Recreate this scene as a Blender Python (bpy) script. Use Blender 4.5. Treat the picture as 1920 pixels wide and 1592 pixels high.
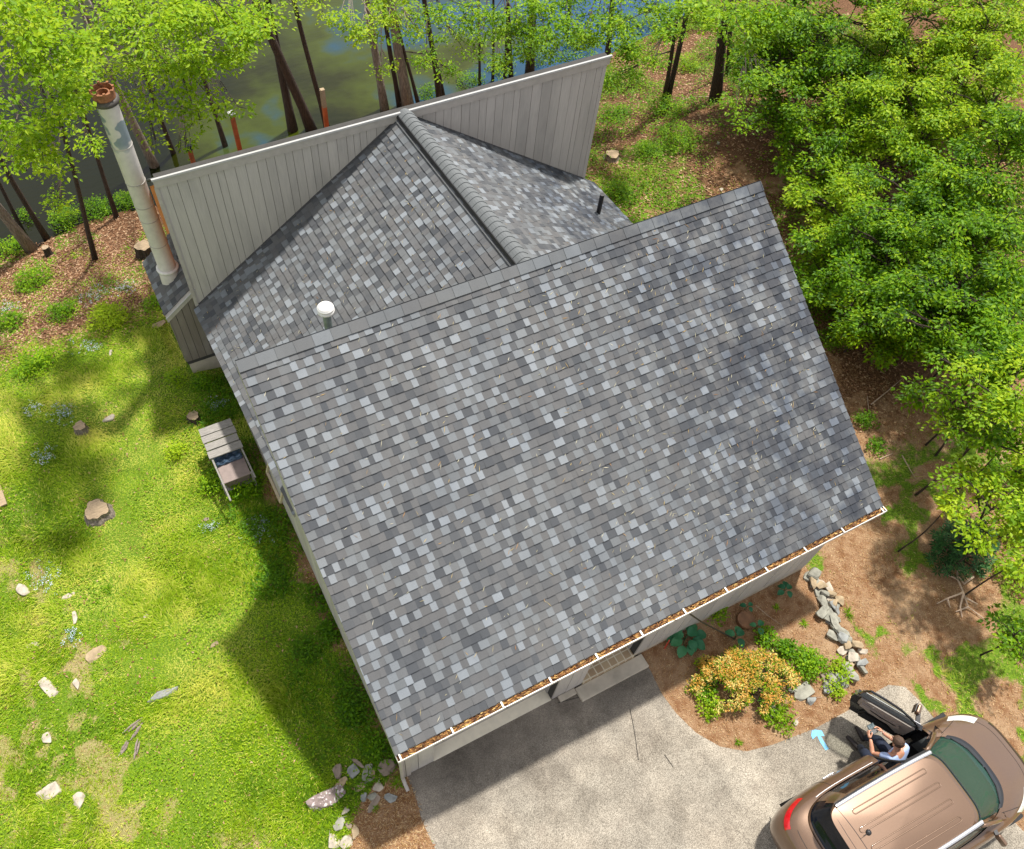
import bpy, bmesh, math, random
import numpy as np
from mathutils import Vector, Matrix
for o in list(bpy.data.objects): bpy.data.objects.remove(o)
random.seed(7)
rng = np.random.default_rng(11)
SC = bpy.context.scene
COL = SC.collection
rad = math.radians

# ------------------------------------------------------------------ camera
CAMR = np.array([[0.88993, -0.45469, 0.03576], [-0.36473, -0.75656, -0.54276], [0.27384, 0.46998, -0.83912]])
FPX, CX, CY, CAMZ = 1498.93, 869.509, 855.976, 15.2
cam_d = bpy.data.cameras.new('camera'); cam = bpy.data.objects.new('camera', cam_d); COL.objects.link(cam)
_m = Matrix([[CAMR[0][i], -CAMR[1][i], -CAMR[2][i]] for i in range(3)]).to_4x4()
_m.translation = Vector((0, 0, CAMZ)); cam.matrix_world = _m
cam_d.sensor_width = 36; cam_d.lens = 36 * FPX / 1920
cam_d.shift_x = (960 - CX) / 1920; cam_d.shift_y = (CY - 796) / 1920
cam_d.clip_start = 0.1; cam_d.clip_end = 2000
SC.camera = cam

# ------------------------------------------------------------------ sky and sun
SUN_TO = Vector((0.36, 0.25, 1.0)).normalized()
sun_el = math.asin(SUN_TO.z); sun_az = math.atan2(SUN_TO.x, SUN_TO.y)
world = bpy.data.worlds.new("World"); SC.world = world; world.use_nodes = True
nt = world.node_tree; nt.nodes.clear()
sky = nt.nodes.new('ShaderNodeTexSky'); sky.sky_type = 'NISHITA'; sky.sun_disc = False
sky.sun_elevation = sun_el; sky.sun_rotation = sun_az; sky.air_density = 1.0; sky.dust_density = 1.5
bg = nt.nodes.new('ShaderNodeBackground'); bg.inputs[1].default_value = 0.12
tc = nt.nodes.new('ShaderNodeTexCoord'); cn = nt.nodes.new('ShaderNodeTexNoise')
cn.inputs['Scale'].default_value = 4.2; cn.inputs['Detail'].default_value = 6; cn.inputs['Roughness'].default_value = .6
cr = nt.nodes.new('ShaderNodeValToRGB'); cr.color_ramp.elements[0].position = .36; cr.color_ramp.elements[1].position = .62; cr.color_ramp.elements[0].color = (.38, .38, .38, 1)
mx = nt.nodes.new('ShaderNodeMix'); mx.data_type = 'RGBA'
mx.inputs[7].default_value = (5.6, 5.4, 5.2, 1)
out = nt.nodes.new('ShaderNodeOutputWorld')
nt.links.new(tc.outputs['Generated'], cn.inputs['Vector']); nt.links.new(cn.outputs['Fac'], cr.inputs[0])
nt.links.new(cr.outputs[0], mx.inputs[0]); nt.links.new(sky.outputs[0], mx.inputs[6])
nt.links.new(mx.outputs[2], bg.inputs[0]); nt.links.new(bg.outputs[0], out.inputs[0])
sd = bpy.data.lights.new('sun', 'SUN'); sd.energy = 4.2; sd.angle = rad(2.6); sd.color = (1.0, .95, .87)
so = bpy.data.objects.new('sun', sd); COL.objects.link(so)
so.rotation_euler = (-SUN_TO).to_track_quat('-Z', 'Y').to_euler(); so.location = (0, 0, 30)
SC.view_settings.view_transform = 'Standard'; SC.view_settings.look = 'None'
SC.view_settings.exposure = 0.62; SC.view_settings.gamma = 1

# ------------------------------------------------------------------ picture-ray helpers (used to find real positions)
def ray(u, v):
    return CAMR.T @ np.array([u - CX, v - CY, FPX])
def gz(u, v, z):
    w = ray(u, v); t = (z - CAMZ) / w[2]
    return Vector((w[0] * t, w[1] * t, z))
def gy(u, v, y):
    w = ray(u, v); t = y / w[1]
    return Vector((w[0] * t, y, CAMZ + w[2] * t))

# ------------------------------------------------------------------ tags
def tag(o, label=None, cat=None, group=None, kind=None):
    if label: o['label'] = label
    if cat: o['category'] = cat
    if group: o['group'] = group
    if kind: o['kind'] = kind
    return o
def thing(name, label, cat, loc=(0, 0, 0), group=None, rz=0):
    o = bpy.data.objects.new(name, None); COL.objects.link(o)
    o.location = loc; o.rotation_euler = (0, 0, rz); o.empty_display_size = .2
    return tag(o, label, cat, group)

# ------------------------------------------------------------------ materials
class NT:
    def __init__(s, name):
        s.m = bpy.data.materials.new(name); s.m.use_nodes = True; s.t = s.m.node_tree
        s.b = s.t.nodes['Principled BSDF']; s.out = s.t.nodes['Material Output']
    def n(s, typ, **kw):
        x = s.t.nodes.new('ShaderNode' + typ)
        for k, v in kw.items():
            if hasattr(x, k): setattr(x, k, v)
        return x
    def l(s, a, b): s.t.links.new(a, b)
    def coord(s, which='Object'):
        return s.n('TexCoord').outputs[which]
    def pos(s): return s.n('NewGeometry').outputs['Position']
    def mapv(s, v, scale=(1, 1, 1), rot=(0, 0, 0)):
        m = s.n('Mapping'); m.inputs['Scale'].default_value = scale; m.inputs['Rotation'].default_value = rot
        s.l(v, m.inputs['Vector']); return m.outputs[0]
    def noise(s, v, scale, detail=4, rough=.55):
        x = s.n('TexNoise'); x.inputs['Scale'].default_value = scale; x.inputs['Detail'].default_value = detail
        x.inputs['Roughness'].default_value = rough
        if v is not None: s.l(v, x.inputs['Vector'])
        return x.outputs['Fac']
    def voro(s, v, scale, feat='F1', out='Distance'):
        x = s.n('TexVoronoi'); x.feature = feat; x.inputs['Scale'].default_value = scale
        if v is not None: s.l(v, x.inputs['Vector'])
        return x.outputs[out]
    def ramp(s, f, stops, interp='LINEAR'):
        x = s.n('ValToRGB'); e = x.color_ramp.elements; x.color_ramp.interpolation = interp
        while len(e) < len(stops): e.new(.5)
        for i, (p, c) in enumerate(stops):
            e[i].position = p; e[i].color = c if len(c) == 4 else (*c, 1)
        s.l(f, x.inputs[0]); return x.outputs[0]
    def mix(s, f, a, b, mode='MIX'):
        x = s.n('Mix'); x.data_type = 'RGBA'; x.blend_type = mode
        for i, v in ((0, f), (6, a), (7, b)):
            if isinstance(v, (int, float)): x.inputs[i].default_value = v
            elif isinstance(v, tuple): x.inputs[i].default_value = v if len(v) == 4 else (*v, 1)
            else: s.l(v, x.inputs[i])
        return x.outputs[2]
    def math(s, op, a, b=0.0, clamp=False):
        x = s.n('Math'); x.operation = op; x.use_clamp = clamp
        for i, v in ((0, a), (1, b)):
            if isinstance(v, (int, float)): x.inputs[i].default_value = v
            else: s.l(v, x.inputs[i])
        return x.outputs[0]
    def attr(s, name, out='Fac'):
        x = s.n('Attribute'); x.attribute_name = name; return x.outputs[out]
    def col(s, c):
        if isinstance(c, tuple): s.b.inputs['Base Color'].default_value = c if len(c) == 4 else (*c, 1)
        else: s.l(c, s.b.inputs['Base Color'])
    def rough(s, r):
        if isinstance(r, (int, float)): s.b.inputs['Roughness'].default_value = r
        else: s.l(r, s.b.inputs['Roughness'])
    def set(s, **kw):
        for k, v in kw.items(): s.b.inputs[k.replace('_', ' ')].default_value = v
    def bump(s, h, strength=.5, dist=.01):
        x = s.n('Bump'); x.inputs['Strength'].default_value = strength; x.inputs['Distance'].default_value = dist
        s.l(h, x.inputs['Height']); s.l(x.outputs[0], s.b.inputs['Normal'])

MATS = {}
def simple(name, c, rough=.6, metal=0, var=.15, scale=8, bump=.2, bscale=None, spec=.5, coat=0):
    if name in MATS: return MATS[name]
    m = NT(name); v = m.coord()
    n = m.noise(v, scale, 5)
    lo = tuple(x * (1 - var) for x in c); hi = tuple(min(1, x * (1 + var)) for x in c)
    m.col(m.ramp(n, [(.3, lo), (.7, hi)])); m.rough(rough); m.set(Metallic=metal)
    m.b.inputs['Specular IOR Level'].default_value = spec
    if coat: m.b.inputs['Coat Weight'].default_value = coat; m.b.inputs['Coat Roughness'].default_value = .05
    if bump: m.bump(m.noise(v, bscale or scale * 6, 3), bump, .005)
    MATS[name] = m.m; return m.m

def shingle_mat():
    m = NT('asphalt_shingle'); v = m.coord(); t = m.attr('tone')
    c = m.ramp(t, [(0, (.056, .060, .066)), (.3, (.082, .085, .089)), (.5, (.102, .101, .101)), (.72, (.116, .122, .126)), (.80, (.140, .150, .158)), (1, (.190, .206, .222))])
    g = m.noise(v, 160, 3, .7); c = m.mix(.5, c, m.ramp(g, [(.25, (.42, .42, .42)), (.75, (1.0, 1.0, 1.0))]), 'OVERLAY')
    w = m.noise(v, .9, 3); c = m.mix(.55, c, m.ramp(w, [(.35, (.80, .84, .90)), (.62, (1.0, 1.0, 1.0))]), 'MULTIPLY')
    sx = m.n('SeparateXYZ'); m.l(v, sx.inputs[0]); d1 = m.noise(v, 1.7, 5, .6)
    rt = m.ramp(m.math('MULTIPLY', sx.outputs[0], .1), [(.62, (0, 0, 0)), (.88, (1, 1, 1))])
    bl = m.math('MULTIPLY', rt, m.ramp(d1, [(.40, (0, 0, 0)), (.58, (1, 1, 1))]))
    c = m.mix(bl, c, m.mix(1.0, c, (.50, .53, .60), 'MULTIPLY'))
    str_ = m.noise(m.mapv(v, (1.2, .25, .25)), 3, 4, .6); c = m.mix(.5, c, m.ramp(str_, [(.3, (.80, .80, .80)), (.6, (1, 1, 1))]), 'MULTIPLY')
    m.col(c); m.rough(.9); m.bump(g, .35, .004); m.b.inputs['Specular IOR Level'].default_value = .25
    return m.m
M_SHINGLE = shingle_mat()
def siding_mat(name, c):
    m = NT(name); v = m.coord(); t = m.attr('tone')
    gr = m.noise(m.mapv(v, (14, 14, .9)), 3, 5, .6)
    base = m.ramp(t, [(0, tuple(x * .90 for x in c)), (1, tuple(x * 1.07 for x in c))])
    base = m.mix(.35, base, m.ramp(gr, [(.3, (.62, .62, .62)), (.7, (1, 1, 1))]), 'MULTIPLY')
    st = m.noise(m.mapv(v, (1.5, 1.5, .5)), 1.6, 5, .6); base = m.mix(m.ramp(st, [(.48, (0, 0, 0)), (.72, (.55, .55, .55))]), base, (.30, .285, .27))
    m.col(base); m.rough(.8); m.bump(gr, .3, .004)
    return m.m
M_SIDING = siding_mat('grey_painted_siding', (.475, .445, .415))
M_TRIM = simple('grey_trim_paint', (.40, .37, .34), .6, var=.12, scale=5)
M_BACK = simple('siding_gap', (.05, .048, .045), .9)
M_WHITE = simple('white_gutter_metal', (.58, .56, .52), .35, var=.05)
M_DRIP = simple('white_drip_edge', (.42, .42, .41), .3, var=.04)
M_CONC = simple('pale_concrete', (.48, .43, .35), .85, var=.2, scale=3, bump=.4)
M_CEDAR = simple('orange_cedar', (.62, .20, .05), .6, var=.25, scale=6)
M_DARK = simple('dark_interior', (.012, .012, .014), .8)
M_BLACK = simple('black_plastic', (.018, .018, .02), .45)
M_FLUE = None
def flue_mat():
    m = NT('painted_flue_metal'); v = m.coord()
    n = m.noise(v, 2.3, 2); sp = m.noise(v, 9, 4)
    up = m.n('SeparateXYZ'); m.l(v, up.inputs[0])
    z = up.outputs[2]
    patch = m.math('MULTIPLY', m.ramp(n, [(.53, (0, 0, 0)), (.55, (1, 1, 1))]), m.ramp(m.math('MULTIPLY', z, .166), [(.93, (0, 0, 0)), (.97, (1, 1, 1))]))
    c = m.mix(patch, (.60, .565, .53), (.22, .27, .30))
    c = m.mix(.4, c, m.ramp(sp, [(.3, (.7, .7, .7)), (.6, (1, 1, 1))]), 'MULTIPLY')
    m.col(c); m.rough(.55); m.bump(sp, .15, .004)
    return m.m
M_FLUE = flue_mat()
M_RUST = simple('rusty_metal', (.27, .11, .05), .8, var=.5, scale=14, bump=.6)
M_WEATHER = None
def weather_wood(name, c):
    m = NT(name); v = m.coord(); g = m.noise(m.mapv(v, (3, 30, 30)), 2, 6, .65)
    m.col(m.ramp(g, [(.25, tuple(x * .45 for x in c)), (.55, c), (.8, tuple(min(1, x * 1.3) for x in c))])); m.rough(.85); m.bump(g, .6, .006)
    return m.m
M_WEATHER = weather_wood('weathered_grey_wood', (.30, .26, .22))
M_RIDGE = simple('ridge_cap_shingle', (.13, .14, .145), .9, var=.16, scale=120, bump=.4, bscale=300)

def leaf_mat(name, dark, mid, light, trans=.35, rough=.5):
    m = NT(name); t = m.attr('tone')
    c = m.ramp(t, [(0, dark), (.5, mid), (1, light)])
    m.col(c); m.rough(rough); m.b.inputs['Specular IOR Level'].default_value = .2
    tr = m.n('BsdfTranslucent'); m.l(m.mix(.5, c, tuple(min(1, x * 1.5) for x in light)), tr.inputs['Color'])
    ms = m.n('MixShader'); ms.inputs[0].default_value = trans
    m.l(m.b.outputs[0], ms.inputs[1]); m.l(tr.outputs[0], ms.inputs[2]); m.l(ms.outputs[0], m.out.inputs['Surface'])
    return m.m
ML_BRIGHT = leaf_mat('leaf_bright', (.06, .16, .003), (.20, .36, .006), (.42, .54, .02), .42)
ML_MID = leaf_mat('leaf_mid', (.018, .07, .002), (.11, .26, .003), (.34, .50, .010), .40)
ML_DARK = leaf_mat('leaf_dark', (.012, .045, .012), (.025, .085, .02), (.05, .15, .04), .15)
ML_HOSTA = leaf_mat('leaf_hosta', (.015, .09, .04), (.03, .15, .07), (.07, .24, .10), .15, .35)
ML_GRASS = leaf_mat('grass_blade', (.07, .18, .004), (.31, .47, .010), (.74, .72, .16), .36)
ML_LITTER = leaf_mat('dead_leaf', (.10, .045, .02), (.28, .14, .07), (.52, .36, .22), .1, .7)
ML_NEEDLE = leaf_mat('dry_needle', (.20, .09, .03), (.42, .24, .10), (.62, .48, .28), .1, .7)
ML_ORANGE = leaf_mat('orange_new_leaf', (.22, .30, .03), (.62, .27, .04), (.70, .62, .20), .2)
ML_BLUE = leaf_mat('blue_flower', (.36, .44, .62), (.48, .57, .74), (.70, .76, .86), .2)

def bark_mat(name, a, b):
    m = NT(name); v = m.coord()
    n = m.noise(m.mapv(v, (9, 9, 1.4)), 4, 6, .7)
    m.col(m.ramp(n, [(.32, a), (.66, b)])); m.rough(.95); m.bump(n, 1.0, .03); return m.m
MB_DARK = bark_mat('bark_dark', (.018, .012, .009), (.075, .052, .038))
MB_LIGHT = bark_mat('bark_light', (.07, .055, .042), (.32, .27, .22))

# ------------------------------------------------------------------ mesh builders
class MB:
    def __init__(s): s.v = []; s.f = []; s.t = []; s.mi = []
    def face(s, pts, tone=.5, mi=0):
        k = len(s.v); s.v.extend([tuple(p) for p in pts]); s.f.append(tuple(range(k, k + len(pts)))); s.t.append(tone); s.mi.append(mi)
    def box8(s, p, tone=.5, mi=0):
        k = len(s.v); s.v.extend([tuple(q) for q in p])
        for f in ((0, 3, 2, 1), (4, 5, 6, 7), (0, 1, 5, 4), (1, 2, 6, 5), (2, 3, 7, 6), (3, 0, 4, 7)):
            s.f.append(tuple(k + i for i in f)); s.t.append(tone); s.mi.append(mi)
    def box(s, x0, y0, z0, x1, y1, z1, tone=.5, mi=0):
        s.box8([(x0, y0, z0), (x1, y0, z0), (x1, y1, z0), (x0, y1, z0), (x0, y0, z1), (x1, y0, z1), (x1, y1, z1), (x0, y1, z1)], tone, mi)
    def bar(s, a, b, w, h, up=(0, 0, 1), tone=.5, mi=0):
        a = Vector(a); b = Vector(b); d = (b - a).normalized(); up = Vector(up)
        sd_ = d.cross(up).normalized() * (w / 2); u = sd_.cross(d).normalized() * (h / 2)
        s.box8([a - sd_ - u, a + sd_ - u, b + sd_ - u, b - sd_ - u, a - sd_ + u, a + sd_ + u, b + sd_ + u, b - sd_ + u], tone, mi)
    def tube(s, pts, radii, n=10, tone=.5, mi=0, cap=True, jit=0):
        pts = [Vector(p) for p in pts]
        if not hasattr(radii, '__len__'): radii = [radii] * len(pts)
        k0 = len(s.v); ref = None
        for i, p in enumerate(pts):
            d = (pts[min(i + 1, len(pts) - 1)] - pts[max(i - 1, 0)]).normalized()
            if ref is None: ref = d.orthogonal().normalized()
            ref = (ref - d * ref.dot(d)).normalized(); q = d.cross(ref)
            for j in range(n):
                a = 2 * math.pi * j / n; r = radii[i] * (1 + (random.random() - .5) * jit)
                s.v.append(tuple(p + (ref * math.cos(a) + q * math.sin(a)) * r))
        for i in range(len(pts) - 1):
            for j in range(n):
                s.f.append((k0 + i * n + j, k0 + i * n + (j + 1) % n, k0 + (i + 1) * n + (j + 1) % n, k0 + (i + 1) * n + j)); s.t.append(tone); s.mi.append(mi)
        if cap:
            s.f.append(tuple(k0 + j for j in reversed(range(n)))); s.t.append(tone); s.mi.append(mi)
            s.f.append(tuple(k0 + (len(pts) - 1) * n + j for j in range(n))); s.t.append(tone); s.mi.append(mi)
    def lathe(s, c, prof, n=24, tone=.5, mi=0):
        k0 = len(s.v); c = Vector(c)
        for r, z in prof:
            for j in range(n):
                a = 2 * math.pi * j / n; s.v.append((c.x + r * math.cos(a), c.y + r * math.sin(a), c.z + z))
        for i in range(len(prof) - 1):
            for j in range(n):
                s.f.append((k0 + i * n + j, k0 + i * n + (j + 1) % n, k0 + (i + 1) * n + (j + 1) % n, k0 + (i + 1) * n + j)); s.t.append(tone); s.mi.append(mi)
    def grid(s, P, tone=.5, mi=0, wrap=False):
        # P[i][j] points
        k0 = len(s.v); n = len(P[0])
        for row in P:
            for p in row: s.v.append(tuple(p))
        for i in range(len(P) - 1):
            for j in range(n if wrap else n - 1):
                s.f.append((k0 + i * n + j, k0 + i * n + (j + 1) % n, k0 + (i + 1) * n + (j + 1) % n, k0 + (i + 1) * n + j)); s.t.append(tone); s.mi.append(mi)
    def build(s, name, mat, parent=None, smooth=False, org=None, bevel=0):
        V = np.array(s.v, dtype=np.float64)
        if org is None and parent is not None: org = parent.get('_org')
        off = Vector(org) if org is not None else Vector((0, 0, 0))
        me = bpy.data.meshes.new(name); me.from_pydata([tuple(Vector(v) - off) for v in s.v], [], s.f)
        a = me.attributes.new('tone', 'FLOAT', 'FACE'); a.data.foreach_set('value', np.array(s.t, dtype=np.float32))
        for m_ in (mat if isinstance(mat, (list, tuple)) else [mat]): me.materials.append(m_)
        if isinstance(mat, (list, tuple)): me.polygons.foreach_set('material_index', np.array(s.mi, dtype=np.int32))
        if smooth: me.polygons.foreach_set('use_smooth', np.ones(len(s.f), dtype=bool))
        me.update()
        o = bpy.data.objects.new(name, me); COL.objects.link(o)
        if parent is not None: o.parent = parent
        if bevel:
            b = o.modifiers.new('bevel', 'BEVEL'); b.width = bevel; b.segments = 2; b.limit_method = 'ANGLE'
        return o

def np_mesh(name, V, F, tone, mat, parent=None, org=(0, 0, 0), smooth=False):
    """V (n,3), F (m,k) all faces same size"""
    V = np.asarray(V, dtype=np.float32) - np.array(org, dtype=np.float32)
    F = np.asarray(F, dtype=np.int32); k = F.shape[1]
    me = bpy.data.meshes.new(name)
    me.vertices.add(len(V)); me.vertices.foreach_set('co', V.ravel())
    me.loops.add(F.size); me.loops.foreach_set('vertex_index', F.ravel())
    me.polygons.add(len(F)); me.polygons.foreach_set('loop_start', np.arange(0, F.size, k, dtype=np.int32))
    try: me.polygons.foreach_set('loop_total', np.full(len(F), k, dtype=np.int32))
    except Exception: pass
    if smooth: me.polygons.foreach_set('use_smooth', np.ones(len(F), dtype=bool))
    me.update(calc_edges=True)
    if tone is not None:
        a = me.attributes.new('tone', 'FLOAT', 'FACE'); a.data.foreach_set('value', np.asarray(tone, dtype=np.float32))
    me.materials.append(mat)
    o = bpy.data.objects.new(name, me); COL.objects.link(o)
    if parent is not None: o.parent = parent
    return o

def unit(a): return a / np.maximum(np.linalg.norm(a, axis=1, keepdims=True), 1e-9)
def leaves(P, D, N, L, W, tone, fold=.18):
    """diamond leaves; returns verts, tris, tones"""
    n = len(P); D = unit(D); S = unit(np.cross(D, N)); U = np.cross(S, D)
    L = np.broadcast_to(L, (n,))[:, None]; W = np.broadcast_to(W, (n,))[:, None]
    a = P; m = P + D * L * .45
    l = m - S * W * .5 + U * W * fold; r = m + S * W * .5 + U * W * fold; b = P + D * L - U * L * .08
    V = np.stack([a, l, b, r], 1).reshape(-1, 3)
    k = np.arange(n)[:, None] * 4
    F = np.concatenate([k + [0, 2, 1], k + [0, 3, 2]], 1).reshape(-1, 3)
    return V, F, np.repeat(tone, 2)
def merge(parts):
    Vs, Fs, Ts, k = [], [], [], 0
    for V, F, T in parts:
        Vs.append(V); Fs.append(F + k); Ts.append(T); k += len(V)
    return np.concatenate(Vs), np.concatenate(Fs), np.concatenate(Ts)
# ------------------------------------------------------------------ terrain
WATER_Z = -2.0
_sh = [gz(u, v, WATER_Z) for u, v in ((60, 452), (200, 402), (300, 385), (640, 245), (830, 185), (1000, 150), (1150, 95), (1290, 25), (1400, -70))]
SHX = np.array([-60, -14] + [p.x for p in _sh] + [60, 150]); SHY = np.array([24, 20.5] + [p.y for p in _sh] + [60, 150])
def vnoise(x, y, s, seed=0):
    r = np.random.default_rng(seed).random((64, 64)); x = np.asarray(x) / s + 31.7; y = np.asarray(y) / s + 17.3
    i = np.floor(x).astype(int); j = np.floor(y).astype(int); fx = x - i; fy = y - j
    fx = fx * fx * (3 - 2 * fx); fy = fy * fy * (3 - 2 * fy)
    g = lambda a, b: r[a % 64, b % 64]
    return (g(i, j) * (1 - fx) + g(i + 1, j) * fx) * (1 - fy) + (g(i, j + 1) * (1 - fx) + g(i + 1, j + 1) * fx) * fy
def sstep(a, b, x):
    t = np.clip((x - a) / (b - a), 0, 1); return t * t * (3 - 2 * t)
def shore_d(x, y): return (np.interp(x, SHX, SHY) - y) * .93
def hgt(x, y):
    x = np.asarray(x, float); y = np.asarray(y, float)
    d = shore_d(x, y)
    h = -2.0 + 2.0 * sstep(-.5, 8.0, d) - 1.2 * sstep(0, -6, d)
    h = np.where(d < 0, h - .15, h)
    rgt = sstep(13, 26, x) * sstep(-4, 14, y) * sstep(2, 10, d)
    h = h + .8 * rgt
    flat = sstep(.9, -.4, x) + sstep(10.6, 12, x) + sstep(13, 14.5, y)
    flat = np.clip(flat, 0, 1)
    h = h + flat * ((vnoise(x, y, 1.6, 1) - .5) * .10 + (vnoise(x, y, .5, 2) - .5) * .035) + .16 * sstep(9, 12.5, y) * sstep(14.5, 13, y) * sstep(1.2, .2, x)
    return h
def H1(x, y): return float(hgt(np.array([x]), np.array([y]))[0])
def G(u, v, dz=0):
    z = 0.0
    for _ in range(12):
        p = gz(u, v, z + dz); z = H1(p.x, p.y)
    return Vector((p.x, p.y, z))

def poly_px(pts, z=0.0): return [gz(u, v, z) for u, v in pts]
def inpoly(x, y, poly):
    x = np.asarray(x); y = np.asarray(y); c = np.zeros(x.shape, bool); n = len(poly)
    for i in range(n):
        x1, y1 = poly[i][0], poly[i][1]; x2, y2 = poly[i - 1][0], poly[i - 1][1]
        c ^= ((y1 > y) != (y2 > y)) & (x < (x2 - x1) * (y - y1) / ((y2 - y1) + 1e-12) + x1)
    return c
WALL_Y = 2.90
DRIVE_L = [(766, 1462), (781, 1500), (790, 1535), (803, 1565), (816, 1592)]
DRIVE_R = [(1206, 1234), (1222, 1262), (1240, 1300), (1268, 1338), (1305, 1374), (1350, 1400), (1400, 1409), (1450, 1396), (1530, 1365), (1585, 1335), (1625, 1308), (1665, 1284), (1697, 1288), (1722, 1312), (1752, 1348)]
DRIVE = [Vector((.92, WALL_Y + .3, 0))] + poly_px(DRIVE_L) + [Vector((1.2, -2.5, 0)), Vector((1.4, -9, 0)), Vector((11.6, -9, 0))] + [gz(1925, 1565, 0), gz(1880, 1520, 0), gz(1850, 1440, 0), gz(1790, 1380, 0)] + poly_px(DRIVE_R)[::-1] + [Vector((6.05, WALL_Y + .3, 0))]
HOUSE_FOOT = [(.9, 2.9), (10.1, 2.9), (10.5, 13.2), (10.3, 16), (.9, 16), (.9, 13.3)]
BUMP_FOOT = [(.12, 13.3), (.95, 13.3), (.95, 15), (.12, 15)]
BED = poly_px([(1206, 1234), (1500, 1066), (1530, 1080), (1570, 1130), (1600, 1190), (1618, 1240), (1620, 1290), (1585, 1335), (1530, 1365), (1450, 1396), (1400, 1409), (1350, 1400), (1305, 1374), (1268, 1338), (1240, 1300), (1222, 1262)])
BED2 = poly_px([(766, 1462), (781, 1500), (790, 1535), (803, 1565), (816, 1600), (650, 1600), (665, 1520), (700, 1470)])

def zones(x, y):
    """returns grass, litter, dry weights"""
    n1 = vnoise(x, y, 1.1, 5); n2 = vnoise(x, y, .40, 6); n3 = vnoise(x, y, 3.2, 8); n4 = vnoise(x, y, .2, 9); n = n1 * .38 + n2 * .27 + n3 * .15 + n4 * .2
    left = sstep(1.6, .9, x) * sstep(17.2, 15.4, y)
    far_left = sstep(-1.5, -5, x) * sstep(1, 5, y)
    grass = left * np.clip(1.05 - .60 * far_left * sstep(.44, .66, n + .5 * (n4 - .5)) - .55 * sstep(.60, .72, n), 0, 1)
    grass = grass * (1 - .9 * sstep(.35, .85, x) * sstep(11.5, 10.5, y))
    # tan strip low on the left lawn near the stones
    bare = np.exp(-(((x + 2.2) / 1.5) ** 2 + ((y - 2.9) / 0.9) ** 2)); grass *= 1 - .6 * bare * (.5 + n)
    shore = sstep(15.0, 17.0, y) * sstep(3, 0, x)
    grass = np.maximum(grass, shore * sstep(.44, .58, n) * .75)
    rb = sstep(10.0, 11.0, x) * sstep(10.8, 12.5, y)   # lawn patch behind right
    gp = np.exp(-(((x - 13.6) / 3.0) ** 2 + ((y - 15.2) / 2.6) ** 2) * 1.1)
    grass = np.maximum(grass, np.clip(gp * 1.7 - .25, 0, 1) * (.45 + .6 * sstep(.35, .6, n)))
    rf = sstep(9.8, 10.4, x) * sstep(5.5, 3.5, y)
    grass = np.maximum(grass, rf * sstep(.50, .64, n) * .62)
    for P, w in ((BED, 0.0), (BED2, 0.0)):
        grass = np.where(inpoly(x, y, P), w, grass)
    litter = np.clip(shore + sstep(12.5, 14.5, x) * sstep(4, 7, y) * sstep(.30, .5, n) + sstep(12, 16, y) * sstep(3, 8, x) * .7, 0, 1)
    return grass, litter, 1 - np.clip(grass + litter, 0, 1)

xs = np.concatenate([np.linspace(-200, -20, 10), np.linspace(-18, -9.2, 12), np.arange(-9, 26.01, .13), np.linspace(27, 50, 14), np.linspace(60, 200, 8)])
ys = np.concatenate([np.linspace(-200, -20, 10), np.linspace(-18, -6.2, 12), np.arange(-6, 27.01, .13), np.linspace(28, 60, 20), np.linspace(75, 250, 8)])
X, Y = np.meshgrid(xs, ys); Z = hgt(X, Y)
nx, ny = len(xs), len(ys)
V = np.stack([X.ravel(), Y.ravel(), Z.ravel()], 1)
ii, jj = np.meshgrid(np.arange(nx - 1), np.arange(ny - 1)); k = (jj * nx + ii).ravel()
F = np.stack([k, k + 1, k + nx + 1, k + nx], 1)
def ground_mat():
    m = NT('ground_soil_and_turf'); v = m.pos()
    zc = m.n('Attribute'); zc.attribute_name = 'zone'; sp = m.n('SeparateColor'); m.l(zc.outputs['Color'], sp.inputs[0])
    g, li, dr = sp.outputs[0], sp.outputs[1], sp.outputs[2]
    n1 = m.noise(v, 26, 6, .7); n2 = m.noise(v, 5, 5, .6); n3 = m.noise(v, 1.1, 4)
    cg = m.ramp(n1, [(.3, (.04, .07, .008)), (.52, (.11, .20, .012)), (.75, (.26, .34, .04))])
    cl = m.ramp(n1, [(.3, (.035, .018, .010)), (.5, (.13, .065, .032)), (.7, (.30, .17, .09))])
    streak = m.noise(m.mapv(v, (55, 55, 55)), 1.0, 4, .8)
    cd = m.ramp(streak, [(.30, (.12, .065, .034)), (.5, (.31, .185, .10)), (.68, (.50, .36, .23))])
    cd = m.mix(m.ramp(n2, [(.4, (0, 0, 0)), (.65, (.8, .8, .8))]), cd, (.16, .068, .026))
    sxx = m.n('SeparateXYZ'); m.l(v, sxx.inputs[0]); lf_ = m.ramp(m.math('MULTIPLY', m.math('ADD', sxx.outputs[0], 2), .5), [(.0, (.9, .9, .9)), (.6, (0, 0, 0))])
    cd = m.mix(lf_, cd, m.ramp(streak, [(.3, (.09, .09, .02)), (.5, (.23, .24, .06)), (.68, (.46, .42, .20))]))
    cd = m.mix(m.ramp(n3, [(.5, (0, 0, 0)), (.7, (.5, .5, .5))]), cd, (.40, .29, .18))
    gf = m.math('ADD', g, m.math('MULTIPLY', m.math('SUBTRACT', n2, .5), .9)); gf = m.ramp(gf, [(.35, (0, 0, 0)), (.55, (1, 1, 1))])
    lf = m.math('ADD', li, m.math('MULTIPLY', m.math('SUBTRACT', n2, .5), .6)); lf = m.ramp(lf, [(.35, (0, 0, 0)), (.6, (1, 1, 1))])
    c = m.mix(lf, cd, cl); c = m.mix(gf, c, cg)
    m.col(c); m.rough(.95); m.bump(n1, .9, .03); m.b.inputs['Specular IOR Level'].default_value = .2
    return m.m
gm_ = ground_mat()
ground = np_mesh('ground', V, F, None, gm_, smooth=True)
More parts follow.
